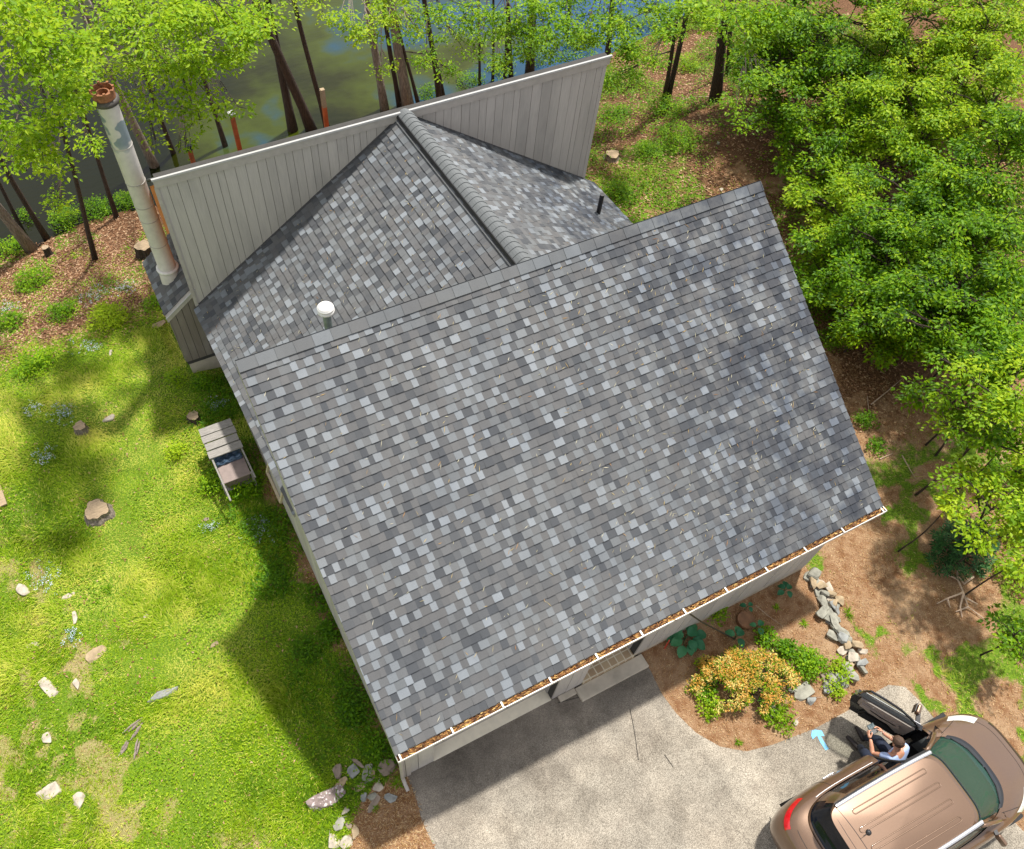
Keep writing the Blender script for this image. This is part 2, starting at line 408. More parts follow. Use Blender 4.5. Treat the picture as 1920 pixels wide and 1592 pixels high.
zg, zl, zd = zones(V[:, 0], V[:, 1])
ca = ground.data.color_attributes.new('zone', 'FLOAT_COLOR', 'POINT')
ca.data.foreach_set('color', np.stack([zg, zl, zd, np.ones_like(zg)], 1).astype(np.float32).ravel())
tag(ground, kind='structure')

# water
def _xyz(s):
    x = s.n('SeparateXYZ'); s.l(s.pos(), x.inputs[0]); return x.outputs
NT.xyz = _xyz
def water_mat():
    m = NT('pond_water_painted_sky'); v = m.pos()
    m.col(m.ramp(m.math('ADD', m.noise(v, .22, 4), m.math('MULTIPLY', m.math('SUBTRACT', m.xyz()[0], 7.0), .022)), [(.36, (.006, .008, .002)), (.47, (.018, .021, .002)), (.58, (.040, .054, .005)), (.68, (.018, .055, .09)), (.9, (.02, .07, .17))])); m.rough(.03)  # blue stops towards the right are sky reflection painted into the base colour
    m.b.inputs['IOR'].default_value = 1.33; m.b.inputs['Specular IOR Level'].default_value = .5
    w = m.noise(m.mapv(v, (1, 2.2, 1)), 2.6, 4, .5); x = m.n('Bump'); x.inputs['Strength'].default_value = .16; x.inputs['Distance'].default_value = .05
    m.l(w, x.inputs['Height']); m.l(x.outputs[0], m.b.inputs['Normal'])
    return m.m
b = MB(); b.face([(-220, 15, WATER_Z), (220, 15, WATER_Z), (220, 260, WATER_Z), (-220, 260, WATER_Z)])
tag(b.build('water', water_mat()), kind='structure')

# driveway: a 4 mm sheet over the ground
def drive_mat():
    m = NT('exposed_aggregate_paving'); v = m.pos()
    a = m.voro(v, 95, out='Color'); sp = m.n('SeparateColor'); m.l(a, sp.inputs[0])
    d = m.voro(v, 95)
    base = m.ramp(sp.outputs[0], [(.0, (.14, .125, .105)), (.22, (.28, .25, .21)), (.45, (.49, .445, .37)), (.8, (.63, .575, .485)), (1, (.74, .685, .585))])
    base = m.mix(m.ramp(d, [(.35, (0, 0, 0)), (.75, (1, 1, 1))]), base, (.30, .27, .22))
    n = m.noise(v, .9, 5, .6); n2 = m.noise(v, 3.2, 5, .65)
    c = m.mix(.75, base, m.ramp(n, [(.3, (.66, .62, .58)), (.62, (1, .98, .95))]), 'MULTIPLY')
    c = m.mix(m.ramp(n2, [(.56, (0, 0, 0)), (.78, (.45, .45, .45))]), c, (.25, .20, .16))
    # oily wear in front of the garage threshold and the step
    sx = m.n('SeparateXYZ'); m.l(v, sx.inputs[0])
    yy = m.math('SUBTRACT', sx.outputs[1], m.math('MULTIPLY', m.math('SUBTRACT', n2, .5), 1.6))
    st = m.ramp(m.math('MULTIPLY', yy, .333), [(.45, (0, 0, 0)), (.86, (.62, .62, .62))])
    c = m.mix(st, c, (.19, .165, .14))
    pt = m.noise(v, 1.3, 7, .72); c = m.mix(.85, c, m.ramp(pt, [(.34, (.50, .49, .48)), (.50, (.84, .84, .84)), (.62, (1, 1, 1))]), 'MULTIPLY')
    bs = m.ramp(m.noise(v, .55, 4), [(.44, (.66, .67, .68)), (.60, (1, 1, 1))]); c = m.mix(.7, c, bs, 'MULTIPLY')
    m.col(c); m.rough(.92); m.bump(d, .5, .006)
    return m.m
M_DRIVE = drive_mat()
bm = bmesh.new(); vs = [bm.verts.new((p[0], p[1], .006)) for p in DRIVE]; f = bm.faces.new(vs)
bmesh.ops.triangulate(bm, faces=[f]); bmesh.ops.recalc_face_normals(bm, faces=bm.faces)
if bm.faces[:][0].normal.z < 0: bmesh.ops.reverse_faces(bm, faces=bm.faces)
me = bpy.data.meshes.new('driveway'); bm.to_mesh(me); bm.free(); me.materials.append(M_DRIVE)
o = bpy.data.objects.new('driveway', me); COL.objects.link(o); tag(o, kind='structure')
# crack lines and the painted arrow
def sheet(name, pts, z, mat, **kw):
    b = MB(); b.face([(p[0], p[1], z) for p in pts]); o = b.build(name, mat)
    if o.data.polygons[0].normal.z < 0: o.data.flip_normals()
    return o
b = MB()
for pl in ([(1181, 1330), (1186, 1352), (1191, 1380), (1197, 1425)], [(1246, 1415), (1253, 1425), (1262, 1438)], [(1046, 1318), (1090, 1306), (1135, 1285), (1203, 1252)]):
    q = [gz(u, v, .012) for u, v in pl]
    for a_, c_ in zip(q, q[1:]): b.bar(a_, c_, .012, .003)
tag(b.build('driveway_crack', simple('crack_dark', (.05, .045, .04), .95)), kind='structure')
M_ARROW = None
def arrow_mat():
    m = NT('sprayed_blue_paint'); v = m.pos(); n = m.noise(v, 45, 4, .7)
    m.col(m.ramp(n, [(.35, (.22, .42, .55)), (.6, (.16, .50, .85))])); m.rough(.8); return m.m
shaft = [(1554, 1404), (1548, 1407), (1538, 1392), (1532, 1379), (1524, 1386), (1521, 1379), (1522, 1370), (1530, 1368), (1541, 1370), (1546, 1380), (1539, 1380), (1545, 1390)]
b = MB(); b.face([tuple(gz(u, v, .011)) for u, v in shaft][::1])
o = b.build('painted_arrow', arrow_mat())
if o.data.polygons[0].normal.z < 0: o.data.flip_normals()
tag(o, 'light blue sprayed arrow on the paving beside the mulch bed', 'road marking')
# ------------------------------------------------------------------ house
house = thing('house', 'grey sided house with shingled roofs and a tall vertical wall at the back', 'house', (0, 0, 0))
def part(b, name, mat, parent=None, **kw): return b.build(name, mat, parent or house, **kw)

def shingles(b, org, uv, vv, nv, width, length, expo=.146, skew=0.0, tmin=.09, tmax=.185, last_cap=False):
    """overlapping laminated tabs; org = lower left corner, uv along the eave, vv up the slope"""
    uv, vv, nv, org = Vector(uv), Vector(vv), Vector(nv), Vector(org)
    nc = int(math.ceil(length / expo))
    for i in range(nc):
        v0 = i * expo; v1 = min(length, v0 + expo * 1.06)
        u = -random.uniform(0, .25); hi = random.random() < .5
        while u < width:
            w = random.uniform(tmin, tmax); a = max(0, u); c = min(width, u + w); u += w
            if c - a < .01: continue
            hi = not hi; r = random.random()
            tone = random.uniform(.72, 1) if (r < .50 and hi) else (random.uniform(.40, .74) if r < .66 else random.uniform(.0, .5))
            h = .026 if hi else .019
            h += random.uniform(-.001, .0015)
            wob = random.uniform(-.003, .003)
            P = lambda uu, vq, hh: org + uv * (uu + skew * vq) + vv * vq + nv * hh
            p = [P(a, v0 + wob, h), P(c, v0 + wob, h), P(c, v1, .0035), P(a, v1, .0035)]
            q = [P(a, v0 + wob, -.002), P(c, v0 + wob, -.002), P(c, v1, -.002), P(a, v1, -.002)]
            b.box8(q + p, tone)

# main roof: one wide shed slope rising to the back
HE = 2.5; RX0, RX1 = .747, 10.672; RY0, RY1 = 2.754, 8.205
PT = math.atan2(5.825 - 2.5, RY1 - RY0); ct, st_ = math.cos(PT), math.sin(PT)
b = MB()
L_ = (RY1 - RY0) / ct
shingles(b, (RX0, RY0, HE), (1, 0, 0), (0, ct, st_), (0, -st_, ct), RX1 - RX0, L_ - .02)
part(b, 'roof_shingles', M_SHINGLE)
b = MB()   # shingle cap along the high edge
x = RX0
while x < RX1:
    w = min(.30, RX1 - x); t = random.uniform(.55, .84)
    y1, z1 = RY1 - .17 * ct, 5.825 - .17 * st_
    o1 = Vector((0, -st_, ct)) * .020; o2 = Vector((0, -st_, ct)) * .013
    A = Vector((x, y1, z1 + .022)); B_ = Vector((x + w, y1, z1 + .022)); C_ = Vector((x + w, RY1 + .01, 5.856)); D_ = Vector((x, RY1 + .01, 5.856))
    b.box8([A - o1, B_ - o1, C_ - o1, D_ - o1, A + o1, B_ + o2, C_ + o2, D_ + o1], t)
    b.box8([Vector((x, RY1 - .01, 5.72)), Vector((x + w, RY1 - .01, 5.72)), Vector((x + w, RY1 + .03, 5.72)), Vector((x, RY1 + .03, 5.72)), D_ - o1, C_ - o1, C_ + o2 + Vector((0, .02, 0)), D_ + o1 + Vector((0, .02, 0))], t)
    x += w
part(b, 'roof_cap', M_SHINGLE)
def slab(b, x0, x1, y0, y1, z0, z1, th, tone=.5):
    b.box8([(x0, y0, z0 - th), (x1, y0, z0 - th), (x1, y1, z1 - th), (x0, y1, z1 - th), (x0, y0, z0 - .006), (x1, y0, z0 - .006), (x1, y1, z1 - .006), (x0, y1, z1 - .006)], tone)
b = MB(); slab(b, RX0 + .03, RX1 - .03, RY0 + .03, RY1 - .02, HE + .018, 5.825 - .012, .10); part(b, 'roof_deck', M_TRIM)
for x0, x1 in ((RX0 - .004, RX0 + .028), (RX1 - .028, RX1 + .004)):
    b = MB()
    b.box8([(x0, RY0, HE - .21), (x1, RY0, HE - .21), (x1, RY1 - .01, 5.825 - .21), (x0, RY1 - .01, 5.825 - .21), (x0, RY0, HE - .002), (x1, RY0, HE - .002), (x1, RY1 - .01, 5.825 - .008), (x0, RY1 - .01, 5.825 - .008)])
    b.build('rake_board', M_TRIM, house)
b = MB(); b.box(RX0 + .03, RY0 + .005, HE - .19, RX1 - .03, RY0 + .035, HE - .02); part(b, 'fascia_board', M_TRIM)
b = MB(); b.box(RX0 + .05, RY0 + .04, HE - .19, RX1 - .05, WALL_Y, HE - .165); part(b, 'soffit', M_TRIM)

# gutter
b = MB(); gx0, gx1 = RX0 + .0, RX1 + .015; gyo, gyi = RY0 - .115, RY0 - .006; gz0, gz1 = HE - .125, HE - .02
b.box(gx0, gyo, gz0, gx1, gyi, gz0 + .006); b.box(gx0, gyo, gz0 + .007, gx1, gyo + .008, gz1); b.box(gx0, gyo - .006, gz1 - .002, gx1, gyo + .008, gz1 + .008)
b.box(gx0, gyi - .005, gz0 + .007, gx1, gyi, gz1); b.box(gx0 - .004, gyo, gz0, gx0, gyi, gz1 + .004); b.box(gx1, gyo, gz0, gx1 + .004, gyi, gz1 + .004)
gut = part(b, 'gutter', M_WHITE)
for k_ in range(12):
    x = [gx0 + .04, 10.60][k_ == 11] if k_ in (0, 11) else gx0 + .04 + k_ * .885
    bb = MB(); bb.box(x, gyo + .003, gz1 + .003, x + .028, gyi + .05, gz1 + .019); h_ = bb.build('gutter_hanger', M_WHITE, gut)
bb = MB(); bb.box(10.665, gyo + .003, gz1 + .003, 10.685, gyi + .05, gz1 + .017); bb.build('gutter_hanger', M_WHITE, gut)
# needles and leaves lying in the gutter
n = 2600; P = np.stack([rng.uniform(gx0 + .02, gx1 - .02, n), rng.uniform(gyo + .015, gyi - .01, n), gz1 - .03 + rng.uniform(0, .03, n)], 1)
a = rng.uniform(-.9, .9, n) + np.where(rng.random(n) < .2, 1.2, 0); D = np.stack([np.cos(a), np.sin(a), rng.uniform(-.2, .2, n)], 1); N = unit(np.stack([rng.normal(0, .5, n), rng.normal(0, .5, n), np.ones(n)], 1))
P[:, 1] = np.clip(P[:, 1], gyo + .015, gyi - .02)
D[:, 1] *= .35; Vq, Fq, Tq = leaves(P, D, N, rng.uniform(.05, .13, n), rng.uniform(.008, .03, n), rng.random(n))
m = NT('gutter_needles'); t = m.attr('tone'); m.col(m.ramp(t, [(0, (.06, .025, .01)), (.45, (.17, .065, .018)), (.8, (.38, .19, .05)), (1, (.60, .42, .15))])); m.rough(.8)
tag(np_mesh('needle_litter', Vq, Fq, Tq, m.m), 'orange brown needles and leaves filling the white gutter', 'leaf litter', kind='stuff')
b = MB(); b.box(gx0 + .01, gyo + .01, gz0 + .008, gx1 - .01, gyi - .006, gz1 - .035); part(b, 'gutter_bed', simple('wet_debris', (.09, .04, .015), .9, var=.5, scale=30))

def boards(b, p0, p1, zb, zt, wmin, wmax, out, gap=.010, th=.02):
    """vertical boards from p0 to p1 (xy), zb/zt functions of fraction or numbers; out = outward xy normal"""
    p0 = Vector((*p0, 0)); p1 = Vector((*p1, 0)); L = (p1 - p0).length; d = (p1 - p0) / L; ov = Vector((*out, 0)); s = 0
    fb = zb if callable(zb) else (lambda t: zb); ft = zt if callable(zt) else (lambda t: zt)
    while s < L - .02:
        w = random.uniform(wmin, wmax); e = min(L, s + w)
        if L - e < .07: e = L
        a, c = s + gap / 2, e - gap / 2; ta, tc = a / L, c / L
        A, C_ = p0 + d * a, p0 + d * c; o_ = ov * (th + random.uniform(-.002, .002))
        b.box8([A + Vector((0, 0, fb(ta))), C_ + Vector((0, 0, fb(tc))), C_ + o_ + Vector((0, 0, fb(tc))), A + o_ + Vector((0, 0, fb(ta))),
                A + Vector((0, 0, ft(ta))), C_ + Vector((0, 0, ft(tc))), C_ + o_ + Vector((0, 0, ft(tc))), A + o_ + Vector((0, 0, ft(ta)))], random.random())
        s = e
FT = HE - .17
# front wall in three piers with a garage bay and a porch recess
def pier(x0, x1, nm='front_wall', zb=.05):
    b = MB(); b.box(x0, WALL_Y, .0, x1, WALL_Y + .12, FT, mi=1)
    boards(b, (x0, WALL_Y), (x1, WALL_Y), zb, FT, .20, .30, (0, -1))
    return b.build(nm, [M_SIDING, M_BACK], house)
GX0, GX1 = 1.47, 3.95; BX1 = 4.62; CX0 = 5.80; CX1 = 10.10
pier(.92, GX0); pier(GX1, BX1); pier(CX0, CX1, zb=.22)
b = MB(); b.box(CX0, WALL_Y - .012, 0, CX1, WALL_Y + .1, .20); part(b, 'foundation', M_CONC)
def plainwall(name, x0, y0, x1, y1, z0, z1, out, w=(.20, .30), th=.12, zt=None):
    b = MB(); n_ = Vector((*out, 0))
    A = Vector((x0, y0, 0)); B_ = Vector((x1, y1, 0)); q = n_ * -th; zt = zt or (lambda t: z1)
    za, zb_ = zt(0) - .01, zt(1) - .01
    b.box8([A + q + Vector((0, 0, z0)), B_ + q + Vector((0, 0, z0)), B_ + Vector((0, 0, z0)), A + Vector((0, 0, z0)), A + q + Vector((0, 0, za)), B_ + q + Vector((0, 0, zb_)), B_ + Vector((0, 0, zb_)), A + Vector((0, 0, za))], mi=1)
    boards(b, (x0, y0), (x1, y1), z0 + .02, zt, w[0], w[1], out)
    return b.build(name, [M_SIDING, M_BACK], house)
plainwall('reveal_wall', GX1, WALL_Y + .12, GX1, 3.42, 0, FT, (-1, 0)); plainwall('reveal_wall', BX1, WALL_Y + .12, BX1, 4.3, 0, FT, (1, 0)); plainwall('reveal_wall', CX0, 4.3, CX0, WALL_Y + .12, 0, FT, (-1, 0))
plainwall('reveal_wall', GX0, WALL_Y + .12, GX0, 3.42, 0, FT, (1, 0))
# garage door and header
b = MB(); b.box(GX0 + .02, 3.10, .022, GX1 - .02, 3.15, 2.15)
for k_ in range(4):
    for j in range(4):
        x = GX0 + .10 + j * .585; z = .10 + k_ * .51; b.box(x, 3.085, z, x + .50, 3.10, z + .41)
part(b, 'garage_door', simple('garage_door_paint', (.36, .33, .30), .6, var=.06))
b = MB(); b.box(GX0 + .021, 3.04, 2.16, GX1 - .021, 3.16, FT); part(b, 'door_header', M_TRIM)
b = MB(); b.box(GX0 - .0, WALL_Y - .02, 0.0, GX1, 3.42, .022); part(b, 'garage_threshold', simple('threshold_concrete', (.80, .74, .60), .85, var=.08, scale=6, bump=.3))
# porch
def tile_mat():
    m = NT('porch_tile'); v = m.pos(); br = m.n('TexBrick'); br.offset = 0; br.squash = 1
    m.l(v, br.inputs['Vector']); br.inputs['Scale'].default_value = 1; br.inputs['Brick Width'].default_value = .16; br.inputs['Row Height'].default_value = .16
    br.inputs['Mortar Size'].default_value = .012; br.inputs['Color1'].default_value = (.52, .40, .25, 1); br.inputs['Color2'].default_value = (.30, .18, .10, 1); br.inputs['Mortar'].default_value = (.72, .64, .48, 1)
    br.inputs['Bias'].default_value = -.35
    m.col(br.outputs[0]); m.rough(.5); return m.m
b = MB(); b.box(BX1 + .002, 2.86, 0, CX0 - .002, 4.3, .16); part(b, 'porch_floor', tile_mat())
b = MB(); b.box(4.45, 2.58, 0, 5.98, 2.858, .09); b.box(4.08, 2.76, 0.0, 4.449, 2.878, .07); stoop = part(b, 'front_step', M_CONC, bevel=.015)
b = MB(); b.box(BX1, 4.3, 0, CX0, 4.4, FT); part(b, 'porch_back_wall', M_SIDING)
b = MB(); b.box(BX1 + .12, 4.27, .16, CX0 - .12, 4.299, 2.15); d_ = part(b, 'front_door', simple('dark_door_paint', (.06, .03, .025), .4))
b = MB(); b.lathe((BX1 + .2, 4.24, 1.05), [(0, -.03), (.028, -.02), (.03, .02), (0, .03)], 12); b.build('door_handle', simple('brass', (.5, .35, .12), .3, metal=1), d_)
# corner boards at the left front corner, splash board
b = MB(); b.box(.86, WALL_Y - .035, 0, .915, WALL_Y + .10, FT); b.box(.925, WALL_Y - .04, 0, 1.01, WALL_Y - .022, FT); part(b, 'corner_board', M_TRIM)
b = MB(); b.tube([(.80, 2.70, 2.36), (.80, 2.72, 2.25), (.83, 2.82, 2.1), (.84, 2.84, .18), (.84, 2.76, .08), (.84, 2.62, .06)], .035, 8); part(b, 'downspout', M_TRIM)

# left side wall under the rake and the low eave of the wing
zt = lambda t: HE + (5.825 - HE) * ((WALL_Y + t * (RY1 - .05 - WALL_Y)) - RY0) / (RY1 - RY0) - .16
plainwall('side_wall', .90, RY1 - .05, .90, WALL_Y + .10, .12, 0, (-1, 0), zt=lambda t: zt(1 - t))
b = MB(); b.box(.885, 2.95, -.3, 1.0, 13.2, .115); part(b, 'foundation', M_CONC)
plainwall('side_wall', .90, 13.1, .90, RY1 - .05, .12, 2.15, (-1, 0))
plainwall('side_wall', CX1, WALL_Y + .12, CX1, RY1 - .05, .12, 0, (1, 0), zt=zt)
plainwall('back_wall', CX1, RY1 - .03, .92, RY1 - .03, 0.1, 5.70, (0, 1))
# awning window propped open in the left wall
pA, pB = gz(505, 884, 1.62), gz(529, 941, 1.62)
M_TAN = simple('tan_window_frame', (.42, .35, .24), .6)
awn = thing('awning_window', None, None, (0, 0, 0)); awn.parent = house
for key in ('label', 'category'):
    if key in awn: del awn[key]
b = MB(); xo = min(pA.x, pB.x) - .03; ya, yb = pA.y, pB.y
b.bar((xo, ya, 1.62), (xo, yb, 1.62), .05, .05); b.bar((xo, ya, 1.62), (.89, ya, 2.05), .05, .045); b.bar((xo, yb, 1.62), (.89, yb, 2.05), .05, .045)
ws_ = b.build('window_sash', M_TAN, awn)
b = MB(); b.bar((.875, ya + .03, 2.05), (.875, yb - .03, 2.05), .05, .06); b.bar((.875, ya + .3, 1.35), (.875, ya + .3, 2.02), .06, .05, up=(0, 1, 0)); b.build('window_frame', M_TAN, awn)

# wing: gable roof with the ridge running back to the tall wall
WP = rad(33.0); cw, sw = math.cos(WP), math.sin(WP)
RIDX, RIDZ, YB, YF = 5.80, 5.50, 13.20, 8.30; SK = .024
def wx(x, y): return x + (YB - y) * SK
LE, RE = .705, 10.93
Lw = (RIDX - LE) / cw
b = MB()   # left slope: eave runs toward the viewer
yv = Vector((SK, -1, 0)).normalized()
shingles(b, (LE, YB, RIDZ - (RIDX - LE) * math.tan(WP)), yv, (cw, 0, sw), (-sw, 0, cw), YB - YF, Lw, expo=.146)
shingles(b, (wx(LE, YF), YF, RIDZ - (RIDX - LE) * math.tan(WP)), yv, (cw, 0, sw), (-sw, 0, cw), YF - 7.50, 1.0, expo=.146)
part(b, 'wing_roof_left', M_SHINGLE)
b = MB()
zE = RIDZ - (RIDX - LE) * math.tan(WP)
b.box8([(LE, YB, zE - .09), (wx(LE, 7.5), 7.5, zE - .09), (wx(LE + .9, 7.5), 7.5, zE + .9 * math.tan(WP) - .09), (LE + .9, YB, zE + .9 * math.tan(WP) - .09), (LE, YB, zE - .006), (wx(LE, 7.5), 7.5, zE - .006), (wx(LE + .9, 7.5), 7.5, zE + .9 * math.tan(WP) - .006), (LE + .9, YB, zE + .9 * math.tan(WP) - .006)])
part(b, 'wing_eave_board', M_TRIM)
b = MB()   # right slope
Lr = (RE - RIDX) / cw
shingles(b, (RE + (YB - YF) * SK, YF, RIDZ - (RE - RIDX) * math.tan(WP)), (-SK, 1, 0), (-cw, 0, sw), (sw, 0, cw), YB - YF, Lr, expo=.146)
part(b, 'wing_roof_right', M_SHINGLE)
b = MB()
for sx in (LE + .02, RE - .02):
    zz = RIDZ - abs(RIDX - sx) * math.tan(WP)
    b.box8([(sx, YB, zz - .12), (RIDX, YB, RIDZ - .12), (wx(RIDX, YF), YF, RIDZ - .12), (wx(sx, YF), YF, zz - .12), (sx, YB, zz - .008), (RIDX, YB, RIDZ - .008), (wx(RIDX, YF), YF, RIDZ - .008), (wx(sx, YF), YF, zz - .008)])
part(b, 'wing_roof_deck', M_TRIM)
# ridge caps
b = MB(); y = YB + .02
while y > YF:
    c0 = Vector((wx(RIDX, y), y, RIDZ)); c1 = Vector((wx(RIDX, y - .20), y - .20, RIDZ)); rows = []
    for c_, lift in ((c0, .028), (c1, .046)):
        rows.append([c_ + Vector((q * .165, 0, lift + .075 - .105 * abs(q) ** 1.7)) for q in (-1, -.8, -.55, -.3, 0, .3, .55, .8, 1)])
    rows.append([p - Vector((0, .002, .022)) for p in rows[-1]])
    b.grid(rows, random.uniform(.3, .7)); y -= .145
part(b, 'ridge_cap', M_RIDGE)
b = MB(); q = []
for dx, dz in ((-.185, -.02), (-.165, .045), (-.15, .05)):
    q.append((dx, dz))
b.grid([[Vector((wx(RIDX + dx, yy), yy, RIDZ + dz - .02)) for dx, dz in q] for yy in (YB, YF)]); part(b, 'ridge_vent', M_BLACK)
b = MB(); b.box8([(RIDX - .205, YB, RIDZ - .10), (RIDX - .185, YB, RIDZ - .10), (wx(RIDX - .185, YF), YF, RIDZ - .10), (wx(RIDX - .205, YF), YF, RIDZ - .10), (RIDX - .205, YB, RIDZ - .085), (RIDX - .185, YB, RIDZ - .085), (wx(RIDX - .185, YF), YF, RIDZ - .085), (wx(RIDX - .205, YF), YF, RIDZ - .085)]); part(b, 'vent_flashing', M_DRIP)

# tall wall at the back
TX0, TX1, TZ = .80, 10.66, 5.56; TY = YB + .02
def zbot(t):
    x = TX0 + t * (TX1 - TX0); return RIDZ - abs(x - RIDX) * math.tan(WP) + .015
b = MB(); pts_f = [(TX0 + .02, zbot(0)), (RIDX, RIDZ - .02), (TX1 - .02, zbot(1)), (TX1 - .02, TZ - .02), (TX0 + .02, TZ - .02)]
k0 = len(b.v)
for yy in (TY + .021, TY + .14):
    for x, z in pts_f: b.v.append((x, yy, z - (.3 if z < 5.4 else 0)))
n5 = 5
b.f.append((0, 1, 2, 3, 4)); b.f.append((9, 8, 7, 6, 5)); b.t += [.5, .5]; b.mi += [1, 1]
for i in range(5): b.f.append((i, (i + 1) % 5, 5 + (i + 1) % 5, 5 + i)); b.t.append(.5); b.mi.append(1)
boards(b, (TX0, TY + .02), (RIDX, TY + .02), lambda t: zbot(t * (RIDX - TX0) / (TX1 - TX0)), TZ - .13, .13, .24, (0, -1), gap=.008)
boards(b, (RIDX, TY + .02), (TX1, TY + .02), lambda t: zbot((RIDX - TX0) / (TX1 - TX0) + t * (TX1 - RIDX) / (TX1 - TX0)), TZ - .13, .13, .32, (0, -1), gap=.008)
tallw = b.build('tall_wall', [M_SIDING, M_BACK], house)
b = MB(); b.box(TX0 - .03, TY - .045, TZ - .20, TX1 + .03, TY - .002, TZ - .012); b.box(TX0 - .045, TY - .03, zbot(0) + .0, TX0 + .03, TY - .003, TZ - .205); part(b, 'wall_trim', M_TRIM)
b = MB(); b.box(TX0 - .05, TY - .065, TZ - .008, TX1 + .05, TY - .02, TZ + .006); b.box(TX0 - .05, TY - .07, TZ - .03, TX1 + .05, TY - .047, TZ - .010); part(b, 'drip_edge', M_DRIP)
b = MB(); # step flashing where wall meets the slopes
for xa, xb in ((TX0, RIDX), (RIDX, TX1)):
    za, zb_ = RIDZ - abs(xa - RIDX) * math.tan(WP), RIDZ - abs(xb - RIDX) * math.tan(WP)
    b.bar((xa, TY - .02, za + .02), (xb, TY - .02, zb_ + .02), .07, .012)
part(b, 'wall_flashing', simple('dark_flashing', (.06, .06, .065), .6))
# rear block falling away to the lake
b = MB(); RBY = 16.2; RBZ = 3.3
b.box8([(TX0 + .1, TY + .15, -1.2), (TX1 - .1, TY + .15, -1.2), (TX1 - .1, RBY, -1.6), (TX0 + .1, RBY, -1.6), (TX0 + .05, TY + .15, TZ - .25), (TX1 - .1, TY + .15, TZ - .25), (TX1 - .1, RBY, RBZ - .1), (TX0 + .05, RBY, RBZ - .1)])
part(b, 'rear_cedar_wall', M_CEDAR)
b = MB(); b.box8([(TX0 - .02, TY + .002, TZ - .019), (TX1 + .02, TY + .002, TZ - .019), (TX1 + .02, RBY + .3, RBZ - .2), (TX0 - .02, RBY + .3, RBZ - .2), (TX0 - .02, TY - .019, TZ - .0), (TX1 + .02, TY - .019, TZ - .0), (TX1 + .02, RBY + .3, RBZ - .12), (TX0 - .02, RBY + .3, RBZ - .12)])
part(b, 'rear_roof', M_SHINGLE)

# chimney bay: small shed roof dropping to the left
by0, by1 = 13.27, 15.12; bx0, bx1 = .09, .86; bz0, bz1 = 2.147, 2.715
bp = math.atan2(bz1 - bz0, bx1 - bx0)
b = MB(); shingles(b, (bx0, by1, bz0), (0, -1, 0), (math.cos(bp), 0, math.sin(bp)), (-math.sin(bp), 0, math.cos(bp)), by1 - by0 - .06, (bx1 - bx0) / math.cos(bp))
part(b, 'bay_roof', M_SHINGLE)
b = MB(); b.box8([(bx0 + .01, by0 - .05, bz0 - .12), (bx1, by0 - .05, bz1 - .12), (bx1, by1, bz1 - .12), (bx0 + .01, by1, bz0 - .12), (bx0 + .01, by0 - .05, bz0 - .006), (bx1, by0 - .05, bz1 - .006), (bx1, by1, bz1 - .006), (bx0 + .01, by1, bz0 - .006)]); part(b, 'bay_trim', M_TRIM)
b = MB(); b.bar((bx0, by0 - .06, bz0 + .008), (bx1, by0 - .06, bz1 + .008), .02, .02); part(b, 'bay_drip_edge', M_DRIP)
zt2 = lambda t: bz0 - .13 + (t * .74 + .06) * math.tan(bp)
b = MB(); b.box(.17, by0 + .02, .5, .90, by1 - .12, 1.95, mi=1)
boards(b, (.16, by0 + .02), (.90, by0 + .02), .62, zt2, .14, .17, (0, -1))
boards(b, (.16, by1 - .1), (.16, by0 + .02), .62, 2.0, .14, .17, (-1, 0))
b.build('bay_wall', [siding_mat('taupe_siding', (.21, .18, .16)), M_BACK], house)
b = MB(); b.box(.20, by0 + .03, -.6, .92, by1 - .15, .61); part(b, 'foundation', M_CONC)

# flue pipe
fx, fy, fz0, fz1 = .525, 14.12, 2.35, 6.62
fl = MB(); prof = [(.23, fz0 - .18), (.225, fz0 + .05), (.205, fz0 + .36), (.185, fz0 + .38), (.185, 3.4)]
z = 3.4
prof.append((.185, fz1)); fl.lathe((fx, fy, 0), [(r, z) for r, z in sorted(prof, key=lambda q: q[1])], 32)
flue = part(fl, 'flue_pipe', M_FLUE, smooth=True)
for zz in (3.4, 4.05, 4.4, 4.95, 5.75):
    b = MB(); b.lathe((fx, fy, zz), [(.184, -.012), (.192, -.007), (.192, .007), (.184, .012)], 32); b.build('pipe_band', M_TRIM, flue)
b = MB(); b.lathe((fx, fy, fz0 + .34), [(.19, -.01), (.235, -.01), (.24, .01), (.235, .035), (.19, .04)], 32); b.build('storm_collar', simple('white_painted_metal', (.68, .66, .63), .4), flue, smooth=True)
b = MB(); b.lathe((fx, fy, fz1), [(.15, -.02), (.225, -.02), (.24, .01), (.24, .05), (.20, .075), (.17, .08)], 32); b.build('cap_collar', simple('dull_black_metal', (.07, .06, .055), .6, var=.3), flue, smooth=True)
b = MB(); b.lathe((fx, fy, fz1 + .06), [(.185, 0), (.20, .03), (.205, .16), (.185, .165), (.18, .06), (.125, .055), (.12, .11), (.095, .115), (.09, -.05), (0, -.06)], 24)
for k_ in range(8):
    a = k_ * math.pi / 4; cx_, cy_ = fx + .197 * math.cos(a), fy + .197 * math.sin(a); b.box(cx_ - .02, cy_ - .02, fz1 + .2, cx_ + .02, cy_ + .02, fz1 + .25)
b.build('chimney_cap', M_RUST, flue)

